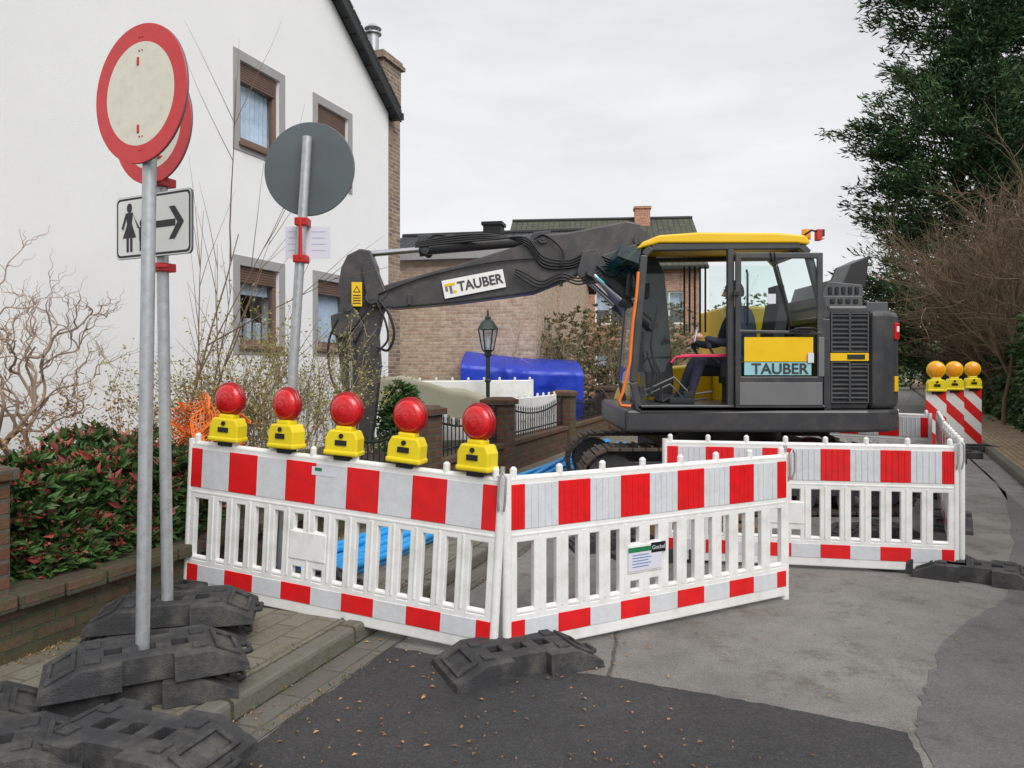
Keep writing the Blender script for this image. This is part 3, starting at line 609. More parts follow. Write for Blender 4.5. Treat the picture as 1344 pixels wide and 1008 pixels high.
# ------------------------------------------------------------------ excavator
X=empty('excavator',T(0,0,0))
def C(mb,name,mats,**k): return child(mb,name,mats,X,**k)
b=MB()
for y0 in(7.88,9.62):
    y1=y0+.48; xa,xb=1.05,3.9; zc=.37; r=.33
    Ls=xb-xa; tot=2*Ls+2*math.pi*r; n=58
    for k in range(n):
        s_=tot*k/n
        if s_<Ls: p=(xa+s_,zc+r); a=0
        elif s_<Ls+math.pi*r: t=(s_-Ls)/r; p=(xb+r*math.sin(t),zc+r*math.cos(t)); a=-t
        elif s_<2*Ls+math.pi*r: p=(xb-(s_-Ls-math.pi*r),zc-r); a=math.pi
        else: t=(s_-2*Ls-math.pi*r)/r; p=(xa-r*math.sin(t),zc-r*math.cos(t)); a=math.pi-t
        Rm=Matrix.Rotation(-a,3,'Y'); b.box((p[0],(y0+y1)/2,p[1]),(tot/n*.93,y1-y0,.035),0,Rm)
        q=Rm@Vector((0,0,.025)); b.box((p[0]+q.x,(y0+y1)/2,p[1]+q.z),(.025,y1-y0-.02,.03),0,Rm)
    b.b2((xa,y0+.12,.2),(xb,y1-.12,.56),1)
    for x in(xa,xb): b.cyl((x,y0+.1,zc),(x,y1-.1,zc),.27,24,1); b.cyl((x,y0+.06,zc),(x,y0+.1,zc),.12,16,1)
    for k in range(6): x=xa+.35+.42*k; b.cyl((x,y0+.1,.16),(x,y1-.1,.16),.10,14,1)
b.b2((1.6,8.3,.3),(3.5,9.7,.7),1); b.cyl((2.55,9,.7),(2.55,9,.9),.6,32,1)
C(b,'tracks',[M_steel,M_volv],bevel=.004)
plan=[(1.16,7.78),(3.62,7.75),(3.88,7.83),(4.06,8.0),(4.2,8.35),(4.27,8.75),(4.27,9.25),(4.2,9.65),(4.0,10.05),(3.6,10.3),(1.5,10.3),(1.2,10.2),(1.14,9.4),(1.14,8.2)]
b=MB(); b.prism(plan,.89,1.12,'Z',0); C(b,'platform',[M_volv],bevel=.03)
b=MB(); b.prism([(3.23,7.80),(3.655,7.80),(3.655,10.28),(3.23,10.28)],1.125,2.19,'Z',0); C(b,'engine_housing',[M_volv],bevel=.03)
b=MB(); b.prism([(3.66,7.78),(3.80,7.80),(3.92,7.86),(4.02,7.96),(4.12,8.13),(4.2,8.35),(4.25,8.6),(4.27,8.85),(4.27,9.2),(4.2,9.65),(4.0,10.05),(3.66,10.29)],1.125,2.14,'Z',0)
C(b,'counterweight',[M_volv],bevel=.06,seg=4)
b=MB(); b.tube([(3.67,7.775,1.135),(3.67,7.772,2.1)],.006,6); b.b2((3.68,8.2,2.14),(4.0,9.6,2.19)); C(b,'panel_gap',[M_black])
b=MB()
b.b2((3.26,7.792,1.2),(3.63,7.80,2.12),0)
for z0,z1,x0,x1 in((1.22,1.60,3.27,3.44),(1.22,1.58,3.46,3.63),(1.74,2.1,3.27,3.44),(1.74,2.1,3.46,3.63)):
    n=int((z1-z0)/.045)
    for k in range(n): b.box(((x0+x1)/2,7.785,z0+.02+.045*k),(x1-x0,.020,.014),1,Matrix.Rotation(rad(35),3,'X'))
    b.grid([x0-.012,x0,x1,x1+.012],[z0-.03,z0-.018,z1,z1+.012],lambda i,j:(i,j)!=(1,1),7.775,7.795,1)
b.b2((3.25,7.772,1.62),(3.64,7.79,1.70),2); b.b2((3.42,7.768,1.635),(3.60,7.771,1.685),0)
C(b,'ventilation_grilles',[M_dark,M_volv3,M_vyel])
b=MB()
F=frameN((4.0,7.93,1.93),(.7,-.75,0)); b.M=F; b.box((0,0,.0),(.10,.17,.03),0); b.box((0,-.55,.0),(.09,.16,.012),1); b.box((0,.02,.018),(.05,.06,.01),2); b.M=Matrix.Identity(4)
C(b,'tail_lamp_and_labels',[M_redlens,M_vyel,M_sigwhite],bevel=.006)
b=MB(); b.b2((3.2,7.95,2.19),(3.66,9.0,2.30),0); b.prism([(3.25,2.3),(3.7,2.3),(3.68,2.42),(3.3,2.46)],8.0,8.9,'Y',0); b.prism([(3.52,2.42),(3.62,2.66),(3.80,2.74),(3.76,2.40)],8.1,8.14,'Y',1); b.prism([(3.52,2.42),(3.62,2.66),(3.80,2.74),(3.76,2.40)],8.5,8.54,'Y',1); b.prism([(3.52,2.42),(3.62,2.66),(3.80,2.74),(3.76,2.40)],8.14,8.5,'Y',0)
b.b2((3.72,8.0,2.13),(3.95,8.5,2.24),0)
for k in range(5): b.b2((3.32+.07*k,7.985,2.32),(3.36+.07*k,8.0,2.40),2)
for k in range(4): b.b2((3.32+.08*k,7.935,2.22),(3.37+.08*k,7.95,2.27),2)
C(b,'engine_hood',[M_volv3,M_black,M_dark],bevel=.012)
b=MB(); b.b2((2.5,8.95,1.12),(3.22,10.2,2.27),0); b.prism([(1.35,1.12),(2.5,1.12),(2.5,1.6),(1.5,1.5)],9.5,10.2,'Y',0); C(b,'side_hood',[M_vyel],bevel=.03)
YA,YB=7.77,8.80
cabp=[(1.30,1.12),(1.24,1.4),(1.35,2.70),(1.42,2.78),(2.95,2.80),(3.03,2.72),(3.21,2.05),(3.22,1.12)]
b=MB()
def bar(p,q,w,y0,y1,mi=0):
    p=Vector((p[0],p[1]));q=Vector((q[0],q[1]));d=(q-p).normalized();n=Vector((-d.y,d.x))*w/2
    b.prism([tuple(p+n),tuple(q+n),tuple(q-n),tuple(p-n)],y0,y1,'Y',mi)
for y0,y1 in((YA,YA+.07),(YB-.07,YB)):
    for i in range(len(cabp)): 
        bar(cabp[i],cabp[(i+1)%len(cabp)],.075 if y0==YA else .05,y0,y1)
bar((2.235,1.14),(2.235,2.78),.07,YA+.002,YA+.068)
b.b2((1.28,YA,1.10),(3.2,YB,1.17)); 
for p in((1.38,2.76),(3.0,2.76),(1.26,1.14),(3.21,2.05)): b.b2((p[0]-.035,YA+.05,p[1]-.035),(p[0]+.035,YB-.05,p[1]+.035))
b.b2((3.15,YA+.07,1.15),(3.22,YB-.07,1.9))
C(b,'cab_frame',[M_volv],bevel=.012)
b=MB()
b.grid([2.27,2.33,3.10,3.16],[1.14,1.16,1.43,1.46,2.66,2.72],lambda i,j: not(i==1 and j==3),7.735,7.765,0)
bar((2.3,1.92),(3.15,1.90),.035,7.733,7.76,0)
b.prism([(3.10,1.46),(3.19,1.46),(3.19,2.05),(3.10,2.05)],7.737,7.764,'Y',0)
C(b,'cab_door',[M_volv],bevel=.008)
b=MB(); b.b2((2.31,7.728,1.17),(3.15,7.735,1.40),0); b.b2((3.11,7.728,1.46),(3.17,7.735,1.86),0); C(b,'door_panel',[M_volv2],bevel=.004)
b=MB(); b.add([(2.33,7.747,1.46),(3.10,7.747,1.46),(3.10,7.747,2.66),(2.33,7.747,2.66)],[(0,1,2,3)])
b.add([(1.225,YA+.07,1.4),(1.225,YB-.07,1.4),(1.338,YB-.07,2.70),(1.338,YA+.07,2.70)],[(0,1,2,3)]); b.add([(1.285,YA+.07,1.2),(1.285,YB-.07,1.2),(1.227,YB-.07,1.4),(1.227,YA+.07,1.4)],[(0,1,2,3)])
b.add([(1.30,YB-.03,1.5),(2.2,YB-.03,1.5),(2.2,YB-.03,2.72),(1.4,YB-.03,2.72)],[(0,1,2,3)]); b.add([(2.27,YB-.03,1.2),(3.15,YB-.03,1.2),(3.15,YB-.03,2.05),(2.98,YB-.03,2.72),(2.27,YB-.03,2.72)],[(0,1,2,3,4)])
C(b,'cab_glass',[M_cabglass],recalc=False)
b=MB(); b.prism([(1.28,2.76),(1.33,2.83),(1.5,2.90),(1.9,2.93),(2.7,2.925),(2.98,2.90),(3.04,2.84),(3.02,2.80),(2.9,2.82),(1.5,2.82)],YA-.02,YB+.02,'Y'); C(b,'cab_roof',[M_vyel],bevel=.02,seg=3)
b=MB(); b.prism([(1.08,2.70),(1.12,2.80),(1.33,2.78),(1.30,2.62)],YA+.05,YB-.05,'Y'); C(b,'sun_visor',[M_teal])
b=MB()
b.tube([(2.38,7.72,1.98),(2.38,7.70,2.02),(2.38,7.70,2.5),(2.38,7.73,2.54)],.012,8,0)
b.tube([(2.62,7.725,2.72),(2.75,7.72,2.3),(2.83,7.722,1.98)],.008,6,0); b.tube([(2.66,7.725,2.72),(2.83,7.72,2.0)],.006,6,0)
b.b2((2.86,7.71,1.915),(3.03,7.735,1.955),0); b.b2((2.24,7.70,2.28),(2.30,7.73,2.33),0)
b.tube([(2.95,7.8,2.88),(3.05,7.76,2.95),(3.12,7.75,2.93)],.012,6,0); b.box((3.12,7.76,2.90),(.05,.08,.11),3); b.cyl((3.05,7.9,2.88),(3.05,7.9,2.98),.045,14,2); b.box((3.17,7.82,2.93),(.05,.08,.07),0); b.box((3.2,7.86,2.90),(.04,.05,.05),4)
b.tube([(2.82,7.73,1.92),(2.9,7.70,1.95),(3.05,7.70,1.95),(3.1,7.73,1.92)],.01,6,0)
C(b,'fittings',[M_black,M_dark,M_orlens,M_clamp,M_sigwhite],bevel=.004)
b=MB(); b.tube([(1.28,7.72,2.52),(1.26,7.70,2.3),(1.22,7.70,2.0),(1.19,7.70,1.6),(1.12,7.70,1.3),(1.08,7.70,1.22),(1.10,7.70,1.17),(1.2,7.72,1.16)],.016,8); C(b,'orange_hose',[M_hoseor])
dx=-.16
b=MB(); b.box((2.72+dx,8.28,1.44),(.5,.5,.13),0); b.box((2.98+dx,8.28,1.86),(.12,.44,.76),0,Matrix.Rotation(rad(10),3,'Y')); b.box((3.03+dx,8.28,2.34),(.09,.26,.18),0); b.b2((2.5+dx,8.05,1.17),(2.95+dx,8.5,1.38),0)
b.b2((2.35+dx,7.92,1.45),(2.75+dx,8.0,1.60),0); b.b2((2.3+dx,8.58,1.45),(2.85+dx,8.70,1.70),0)
for y in(7.95,8.62): b.cyl((2.32+dx,y,1.6),(2.22+dx,y,1.76),.014,8,0); b.cyl((2.22+dx,y,1.76),(2.19+dx,y,1.87),.028,10,0,.022)
b.b2((1.75,7.90,1.66),(2.22,7.94,1.69),1); b.tube([(1.84,7.9,1.67),(1.7,7.9,1.66),(1.65,7.9,1.60)],.016,8,1)
for y in(8.1,8.25,8.4,8.5): b.tube([(1.60,y,1.17),(1.57,y,1.5),(1.50,y,1.72+.05*math.sin(y*20))],.012,8,0); b.box((1.65,y,1.22),(.14,.08,.02),0,Matrix.Rotation(rad(-25),3,'Y'))
b.b2((1.36,8.55,1.5),(1.48,8.72,1.95),0); b.box((1.50,8.5,2.40),(.04,.20,.16),0)
b.b2((1.33,7.95,1.17),(1.38,8.6,1.36),0)
b.tube([(1.42,8.0,1.2),(1.5,7.95,1.5),(1.44,7.9,1.8),(1.52,7.92,2.2)],.014,6,0)
for k in range(5): b.b2((1.95+.06*k,8.66,1.95),(1.97+.06*k,8.68,2.7),0)
for k in range(4): b.b2((2.25+.1*k,7.90,1.60),(2.30+.1*k,7.96,1.615),2)
C(b,'cab_interior',[M_seat,M_pink,M_vyel],bevel=.008)
b=MB()
for z,y in((1.3,8.1),(1.22,8.3)): b.tube([(1.4,y,z),(1.7,y-.1,z+.15),(1.9,y,z-.04),(2.1,y-.1,z)],.012,6)
C(b,'cables',[M_volv2])
def bp(px,py,y=9.0): return ((px-672)*y/1000,1.57+(480-py)*y/1000)
b=MB()
out=[bp(*p) for p in[(486,384),(520,372),(600,350),(690,322),(715,310),(745,308),(820,293),(838,297),(852,325),(836,346),(795,346),(770,352),(755,364),(700,386),(600,399),(520,406),(492,405),(482,396)]]
b.prism(out,8.84,9.16,'Y'); 
inn=[bp(*p) for p in[(785,338),(845,318),(868,360),(880,500),(878,520),(846,520),(838,450),(815,405),(790,372)]]
b.prism(inn,8.80,9.20,'Y'); C(b,'boom',[M_boom],bevel=.02)
b=MB()
for y0 in(8.80,9.16):
    for px,py,r in((492,392,.075),(770,352,.10),(712,316,.06),(840,318,.10),(818,340,.07),(560,330,.05)):
        x,z=bp(px,py); b.cyl((x,y0,z),(x,y0+.05,z),r,20); b.cyl((x,y0-.012,z),(x,y0+.06,z),r*.5,14)
b.prism([bp(*p) for p in[(690,322),(700,306),(722,304),(726,318)]],8.92,9.08,'Y'); b.prism([bp(*p) for p in[(755,362),(762,334),(780,330),(792,350),(782,374),(768,376)]],8.76,8.84,'Y')
for px in(540,735): x,z=bp(px,395-abs(px-540)*.12); b.box((x,8.82,z),(.04,.03,.12))
C(b,'boom_pins',[M_volv],bevel=.008)
b=MB()
def cyl2(p,q,f,r1,r2,y=9.0):
    P=Vector((bp(*p)[0],y,bp(*p)[1]));Q=Vector((bp(*q)[0],y,bp(*q)[1]));m=P.lerp(Q,f); b.cyl(P,m,r1,18,0); b.cyl(m,Q,r2,14,1); b.cyl(m-(Q-P).normalized()*.06,m,r1*1.18,18,0)
    for z in(P,Q): b.cyl(z-Vector((0,.09,0)),z+Vector((0,.09,0)),.05,14,0)
cyl2((712,314),(478,334),.69,.07,.036); cyl2((850,430),(772,362),.5,.062,.036,8.72); cyl2((850,432),(772,362),.5,.062,.036,9.28); cyl2((462,405),(466,520),.6,.05,.03,8.86)
C(b,'hydraulic_cylinders',[M_volv,M_chrome])
b=MB(); st=[bp(*p) for p in[(450,352),(458,336),(474,328),(488,330),(496,350),(499,372),(510,392),(503,412),(497,440),(500,480),(494,540),(486,600),(466,600),(455,540),(447,470),(440,430),(449,400),(446,375)]]
b.prism(st,8.90,9.10,'Y')
b.prism([bp(*p) for p in[(438,415),(470,405),(480,430),(470,450),(440,440)]],8.82,8.90,'Y'); b.prism([bp(*p) for p in[(478,352),(492,338),(512,390),(498,404),(484,392)]],8.83,8.90,'Y')
C(b,'stick',[M_boom],bevel=.018)
b=MB(); x,z=bp(476,605)
pr=[(x-.18,z+.05),(x+.12,z+.10),(x+.38,z-.02),(x+.52,z-.22)]
b.prism([(p[0],max(p[1],.31)) for p in pr]+[(x+.4,.31),(x-.3,.31),(x-.4,z-.05)],8.6,9.4,'Y',0)
for k in range(5): b.box((x-.38,8.66+.17*k,.36),(.16,.06,.05),0)
b.prism([bp(*p) for p in[(462,590),(492,590),(500,612),(455,612)]],8.85,9.15,'Y',0)
C(b,'bucket',[M_steel],bevel=.012)
b=MB()
def hose(pts,y=8.8,r=.013):
    P=[Vector((bp(p[0],p[1])[0],y+(p[2] if len(p)>2 else 0),bp(p[0],p[1])[1])) for p in pts]; Q=[]
    for i in range(len(P)-1):
        a=P[max(i-1,0)];c=P[i];d=P[i+1];e=P[min(i+2,len(P)-1)]
        for q in range(6):
            t=q/6; Q.append(.5*((2*c)+(d-a)*t+(2*a-5*c+4*d-e)*t*t+(3*c-a-3*d+e)*t**3))
    Q.append(P[-1]); b.tube(Q,r,7)
hose([(500,395),(514,415),(520,440),(512,460),(498,455)],8.84,.016); hose([(498,398),(510,425),(512,448),(498,462)],8.80,.013); hose([(486,408),(474,425),(462,440),(452,470)],8.80,.012)
for k in range(4): hose([(548,328-k*2),(600,322-k*3),(650,318-k*2),(690,316+k*3),(712,340+k*4),(745,345+k*3),(770,335+k*4),(800,345+k*3),(832,360+k*3)],8.78+.01*k,.012)
for k in range(3): hose([(676,356+k*3),(690,362+k*5),(710,372+k*4),(735,362+k*4),(760,368+k*4),(795,352+k*5),(825,380+k*4),(840,400)],8.76,.011)
hose([(500,388),(560,366),(640,348),(700,342)],8.81,.010)
hose([(560,318),(575,310),(600,315),(625,322)],8.9,.014); hose([(448,420),(436,450),(438,490),(450,520)],8.82,.014)
hose([(700,318),(712,312),(728,322),(738,336),(735,352)],8.78,.014)
hose([(826,352),(832,375),(822,395),(838,410)],8.75,.016); hose([(780,352),(800,366),(818,352),(835,362)],8.74,.013)
C(b,'hydraulic_hoses',[M_hose],uv=False)
b=MB(); x,z=bp(586,322); b.b2((x-.33,8.9,z+.03),(x+.28,9.1,z+.11)); C(b,'cylinder_guard',[M_volv],bevel=.01)
yF=8.838; cx,cz=(622-672)*yF/1000,1.57+(480-373)*yF/1000; F=T(cx,yF-.03,cz)@Matrix.Rotation(rad(90),4,'X')@RZ(11)
b=MB(); b.M=F; b.b2((-.36,-.105,-.03),(.36,.105,.003),0); b.b2((-.335,-.03,.003),(-.305,.055,.005),1); b.b2((-.335,.03,.005),(-.215,.06,.007),2); b.b2((-.285,-.06,.005),(-.255,.03,.007),1); b.b2((-.25,-.06,.004),(-.21,-.03,.006),2); b.M=Matrix.Identity(4)
C(b,'company_plate',[M_sigwhite,M_volv2,M_vyel])
text('plate_text','TAUBER',.155,F@T(.075,-.003,.006),M_volv,X,.004,.002,.93)
b=MB(); x,z=bp(468,386,8.8); b.b2((x-.06,8.812,z-.14),(x+.06,8.819,z+.14),0); 
b.M=T(x,8.811,z)@Matrix.Rotation(rad(90),4,'X'); b.flat([(-.045,.02),(.045,.02),(0,.10)],.001,1); b.flat([(-.028,.03),(.028,.03),(0,.08)],.003,0); b.M=Matrix.Identity(4)
for q in range(4): b.b2((x-.045,8.809,z-.02-.03*q),(x+.045,8.811,z-.008-.03*q),1)
b.b2((x-.05,8.819,z-.10),(x+.05,8.899,z+.10),1)
C(b,'warning_stickers',[M_vyel,M_black])
b=MB(); b.b2((2.36,7.738,1.475),(3.04,7.7445,1.605),0); C(b,'door_plate',[M_tealp])
F=T(2.72,7.735,1.535)@Matrix.Rotation(rad(90),4,'X'); text('door_text','TAUBER',.15,F,M_volv,X,.003,.002,1.05)
b=MB(); b.b2((2.36,7.7395,1.612),(3.06,7.744,1.86),0); C(b,'painted_door_reflection',[M_vyel])  # opaque yellow sheet: reflection and see-through in the door glass, put in as colour
b=MB(); b.b2((2.60,7.739,2.20),(2.68,7.7445,2.30)); b.b2((3.0,7.722,1.6),(3.06,7.727,1.7)); C(b,'door_label',[M_paper])

# ------------------------------------------------------------------ operator
def skinfig(name,vs,es,rs,m,par,root=0,sub=2):
    me=bpy.data.meshes.new(name); me.from_pydata(vs,es,[]); o=bpy.data.objects.new(name,me); scene.collection.objects.link(o); me.materials.append(m)
    sk=o.modifiers.new('Skin','SKIN'); sk.use_smooth_shade=True
    for i,r in enumerate(rs):
        d=me.skin_vertices[0].data[i]; d.radius=(r if isinstance(r,tuple) else (r,r)); d.use_root=(i==root)
    s_=o.modifiers.new('Sub','SUBSURF'); s_.levels=sub; s_.render_levels=sub; o.parent=par; return o
OP=empty('excavator_operator',T(dx-.03,-.05,0))
V=[(2.70,8.27,1.60),(2.71,8.27,1.80),(2.68,8.27,2.00),(2.64,8.27,2.14),(2.62,8.27,2.20),
 (2.65,8.07,2.10),(2.62,8.00,2.06),(2.54,7.96,1.86),(2.40,7.97,1.80),(2.20,8.00,1.86),
 (2.65,8.47,2.10),(2.60,8.54,2.05),(2.52,8.58,1.82),(2.36,8.60,1.80),(2.24,8.61,1.83),
 (2.62,8.17,1.58),(2.40,8.13,1.62),(2.19,8.11,1.63),(2.12,8.11,1.42),(2.08,8.11,1.25),(1.95,8.11,1.215),
 (2.62,8.37,1.58),(2.40,8.40,1.62),(2.19,8.42,1.63),(2.10,8.42,1.42),(2.05,8.42,1.25),(1.92,8.42,1.215)]
Eg=[(0,1),(1,2),(2,3),(3,4),(3,5),(5,6),(6,7),(7,8),(8,9),(3,10),(10,11),(11,12),(12,13),(13,14),(0,15),(15,16),(16,17),(17,18),(18,19),(19,20),(0,21),(21,22),(22,23),(23,24),(24,25),(25,26)]
Rr=[.15,.14,.15,.10,.062,.085,.072,.055,.047,.036,.085,.072,.055,.047,.036,.10,.085,.068,.055,.042,.045,.10,.085,.068,.055,.042,.045]
skinfig('body',V,Eg,Rr,M_cloth,OP)
b=MB(); hc=Vector((2.58,8.27,2.36)); vs=[];fs=[]; nu,nv=20,16
for i in range(nv+1):
    ph=math.pi*i/nv; 
    for k in range(nu):
        t=2*math.pi*k/nu; x=-math.cos(t)*math.sin(ph); y=math.sin(t)*math.sin(ph); z=math.cos(ph)
        px=x*.100;py=y*.078;pz=z*.125
        if z<-.2: py*=1-.25*(-z-.2); px*= .95 if x<0 else 1+.35*(z+.2)
        if x<-.85 and abs(y)<.25 and -.35<z<.15: px-=.022*(1-abs(z+.15)/.4)
        if x<-.6 and -.02<z<.25 and .2<abs(y)<.6: px+=.010
        vs.append(hc+Vector((px,py,pz)))
for i in range(nv):
    for k in range(nu): fs.append((i*nu+k,i*nu+(k+1)%nu,(i+1)*nu+(k+1)%nu,(i+1)*nu+k))
b.add(vs,fs,0,True)
b.tube([(2.62,8.27,2.17),(2.60,8.27,2.30)],[.058,.055],14,0); b.tube([(2.485,8.27,2.365),(2.462,8.27,2.325),(2.485,8.27,2.318)],[.008,.016,.008],8,0)
for s_ in(-1,1):
    b.lathe([(0,.006),(.018,.004),(.024,-.004),(.012,-.008)],12,0,T(2.595,8.27+s_*.079,2.35)@Matrix.Rotation(rad(-90*s_),4,'X')@Matrix.Diagonal((1,1.4,1,1)))
    b.lathe([(.011,0),(.008,.006),(0,.009)],10,2,T(2.489,8.27+s_*.032,2.375)@Matrix.Rotation(rad(-90),4,'Y')); b.box((2.487,8.27+s_*.032,2.393),(.012,.032,.006),1)
b.box((2.493,8.27,2.295),(.008,.042,.007),3)
hv=[];hf=[]
for i in range(9):
    ph=math.pi*.60*i/8
    for k in range(20):
        t=2*math.pi*k/20; x=-math.cos(t)*math.sin(ph); y=math.sin(t)*math.sin(ph); z=math.cos(ph)
        if x<-.3: z=max(z,.42)
        hv.append(hc+Vector((x*.108+.006,y*.086,z*.134)))
for i in range(8):
    for k in range(20): hf.append((i*20+k,i*20+(k+1)%20,(i+1)*20+(k+1)%20,(i+1)*20+k))
b.add(hv,hf,1,True)
child(b,'head',[M_skin,M_hair,M_dark,M_clamp],OP,recalc=False,uv=False)
def hand(w,name):
    w=Vector(w); V=[tuple(w),tuple(w+Vector((-.045,0,.008))),tuple(w+Vector((-.08,0,.012)))]; E_=[(0,1),(1,2)]; r=[(.026,.03),(.024,.036),(.02,.034)]
    for k,l in enumerate((.85,1,.93,.72)):
        y=-.030+.02*k; base=w+Vector((-.085,y,.012)); n=len(V)
        V+= [tuple(base),tuple(base+Vector((-.032*l,0,-.006))),tuple(base+Vector((-.042*l,0,-.032*l))),tuple(base+Vector((-.024*l,0,-.05*l)))]; E_+=[(2,n),(n,n+1),(n+1,n+2),(n+2,n+3)]; r+=[.0095,.009,.0085,.0075]
    n=len(V); s_=-1 if w.y<8.27 else 1
    V+= [tuple(w+Vector((-.035,-s_*.035,0))),tuple(w+Vector((-.065,-s_*.048,-.018))),tuple(w+Vector((-.085,-s_*.035,-.035)))]; E_+=[(1,n),(n,n+1),(n+1,n+2)]; r+=[.012,.0105,.009]
    skinfig(name,V,E_,r,M_skin,OP,0,1)
hand((2.19,8.0,1.87),'hand_left'); hand((2.235,8.61,1.835),'hand_right')
b=MB(); b.box((2.10,7.995,1.885),(.012,.07,.13),0,Matrix.Rotation(rad(12),3,'Y')); child(b,'handset',M_paper,OP,bevel=.004)
b=MB()
for y in(8.11,8.42): b.box((1.98,y,1.20),(.27,.10,.07)); b.box((2.05,y,1.26),(.12,.09,.08))
child(b,'boots',M_dark,OP,bevel=.02,seg=3)

# ------------------------------------------------------------------ vegetation
def twig(b,p,d,L,r,depth,kids,spread,curl,mi=0,buds=0,bm=1,n=4,seg=4,grav=0,rmin=.003):
    P=[Vector(p)];d=Vector(d).normalized(); rs=[r]
    for i in range(n):
        d=(d+Vector((R.gauss(0,curl),R.gauss(0,curl),R.gauss(0,curl)+grav))).normalized(); P.append(P[-1]+d*L/n); rs.append(r*(1-.75*(i+1)/n))
    b.tube(P,rs,3 if r<.012 else (5 if r<.03 else 8),mi,False)
    for q in P[1:]:
        for _ in range(buds if depth<=1 else 0):
            leafquad(b,q+Vector((R.gauss(0,.02),R.gauss(0,.02),R.gauss(0,.02))),R.uniform(.02,.045),.5,bm)
    if depth>0:
        for k in range(kids):
            t=R.uniform(.25,1); i=min(int(t*n),n-1); f=t*n-i; q=P[i].lerp(P[i+1],f); dd=(P[i+1]-P[i]).normalized()+Vector((R.gauss(0,spread),R.gauss(0,spread),R.gauss(0,spread)+.15))
            twig(b,q,dd,L*R.uniform(.42,.70),max(r*.5,rmin),depth-1,kids,spread,curl,mi,buds,bm,max(3,n-1),seg,grav,rmin)
def cork(b,p,d,L,r,depth):
    P=[Vector(p)];d=Vector(d).normalized(); n=18; a=d.orthogonal().normalized(); c=d.cross(a); ph=R.uniform(0,6); rs=[r]
    for i in range(n):
        d=(d+Vector((R.gauss(0,.13),R.gauss(0,.13),R.gauss(0,.12)+.02))).normalized()
        amp=L*.06; ph+=R.uniform(.4,1.1)
        P.append(P[-1]+d*L/n+a*math.cos(ph)*amp*.5+c*math.sin(ph)*amp*.5); rs.append(r*(1-.75*(i+1)/n))
    b.tube(P,rs,5 if r<.02 else 8,0,False)
    if depth>0:
        for k in range(5):
            i=R.randint(5,n-1); dd=(P[i+1]-P[i]).normalized()+Vector((R.gauss(0,.6),R.gauss(0,.6),R.gauss(.25,.5))); cork(b,P[i],dd,L*R.uniform(.4,.62),max(r*.48,.0028),depth-1)
b=MB(); base=(-3.95,6.1,.3)
for dv in((.12,-.1,1),(-.15,.1,1),(.36,0,.9),(-.4,-.25,1)): cork(b,base,dv,1.5,.028,3)
b.obj('corkscrew_hazel',M_twigg,recalc=False,uv=False)
b=MB()
for x,y,dv,L in((-2.95,6.6,(.16,0,1),2.5),(-2.9,6.7,(.32,.05,1),2.0),(-2.75,6.8,(.45,0,1),1.6)):
    twig(b,(x,y,.3),dv,L,.017,2,4,.36,.04,0,0,0,6,4,.03)
b.obj('bare_sapling',M_twig,recalc=False,uv=False)
b=MB()
for k in range(46):
    x=R.uniform(-2.75,-1.7);y=6.6+(x+2.85)*.9+R.uniform(-.5,.5); twig(b,(x,y,.3),(R.gauss(0,.25),R.gauss(0,.3),1),R.uniform(.8,1.3),.007,2,4,.5,.10,0,2,1,4,3)
b.obj('twiggy_shrub',[M_twigy,M_bud],recalc=False,uv=False)
b=MB()
for k in range(14):
    x=R.uniform(-2.5,-2.1);y=8.0+R.uniform(-.3,.3); twig(b,(x,y,.3),(R.gauss(0,.12),R.gauss(0,.2),1),R.uniform(.8,1.3),.008,2,4,.4,.10,0,1,1,4,3)
b.obj('twiggy_shrub',[M_twigy,M_bud],recalc=False,uv=False)
b=MB()
for k in range(44):
    x=R.uniform(-3.6,-2.2);y=5.6+(x+3.6)*.5+R.uniform(-.3,.3); twig(b,(x,y,.3),(R.gauss(0,.4),R.gauss(0,.4),1),R.uniform(.4,.85),.006,2,4,.6,.12,0,3,1,3,3)
b.obj('dry_shrub',[M_twig,M_leafdry],recalc=False,uv=False)
def bush(name,cs,n,s_,mats,mi2=.2,M=None,asp=.4):
    b=MB()
    for _ in range(n):
        c=R.choice(cs); d=Vector((R.gauss(0,1),R.gauss(0,1),R.gauss(0,1))).normalized(); rr_=R.random()**.33
        p=Vector((c[0]+d.x*c[3]*rr_,c[1]+d.y*c[4]*rr_,c[2]+d.z*c[5]*rr_))
        if p.z<.3: continue
        red=rr_>.8 and R.random()<mi2 and d.z>-.5
        for k in range(7):
            a=k*.9+R.random(); leafquad(b,p,s_*R.uniform(.7,1.2),asp,1 if red and k<3 and R.random()<.6 else 0,(math.cos(a)+d.x*.5,math.sin(a)+d.y*.5,.35+d.z*.5))
        if red:
            for k in range(10): leafquad(b,p+Vector((R.gauss(0,.016),R.gauss(0,.016),.035+R.gauss(0,.01))),.018,.9,1)
    return b.obj(name,mats,mw=M,recalc=False,uv=False)
bush('skimmia_bush',[(.35,.32,.70,.28,.26,.38),(.7,.30,.66,.38,.26,.40),(1.15,.32,.72,.36,.28,.42),(1.5,.36,.62,.30,.28,.36),(.9,.6,.80,.45,.35,.36),(.5,.25,.5,.4,.2,.2),(1.2,.25,.5,.45,.2,.2)],2500,.085,[M_leaf,M_leafr],.8,MW)
bush('evergreen_shrub',[(-1.4,9.6,1.05,.22,.3,.3),(-1.4,9.6,.7,.3,.3,.4)],330,.10,[M_leaf,M_leafr],0)
bush('garden_shrub',[(1.4,17.5,1.5,1.3,.9,1.5),(2.9,18.5,1.7,1.4,.9,1.7),(4.0,19.5,1.6,1.5,.9,1.6),(.4,18.2,1.2,1.0,.8,1.1)],2200,.13,[M_leafg,M_leafdry],.6)
b=MB()
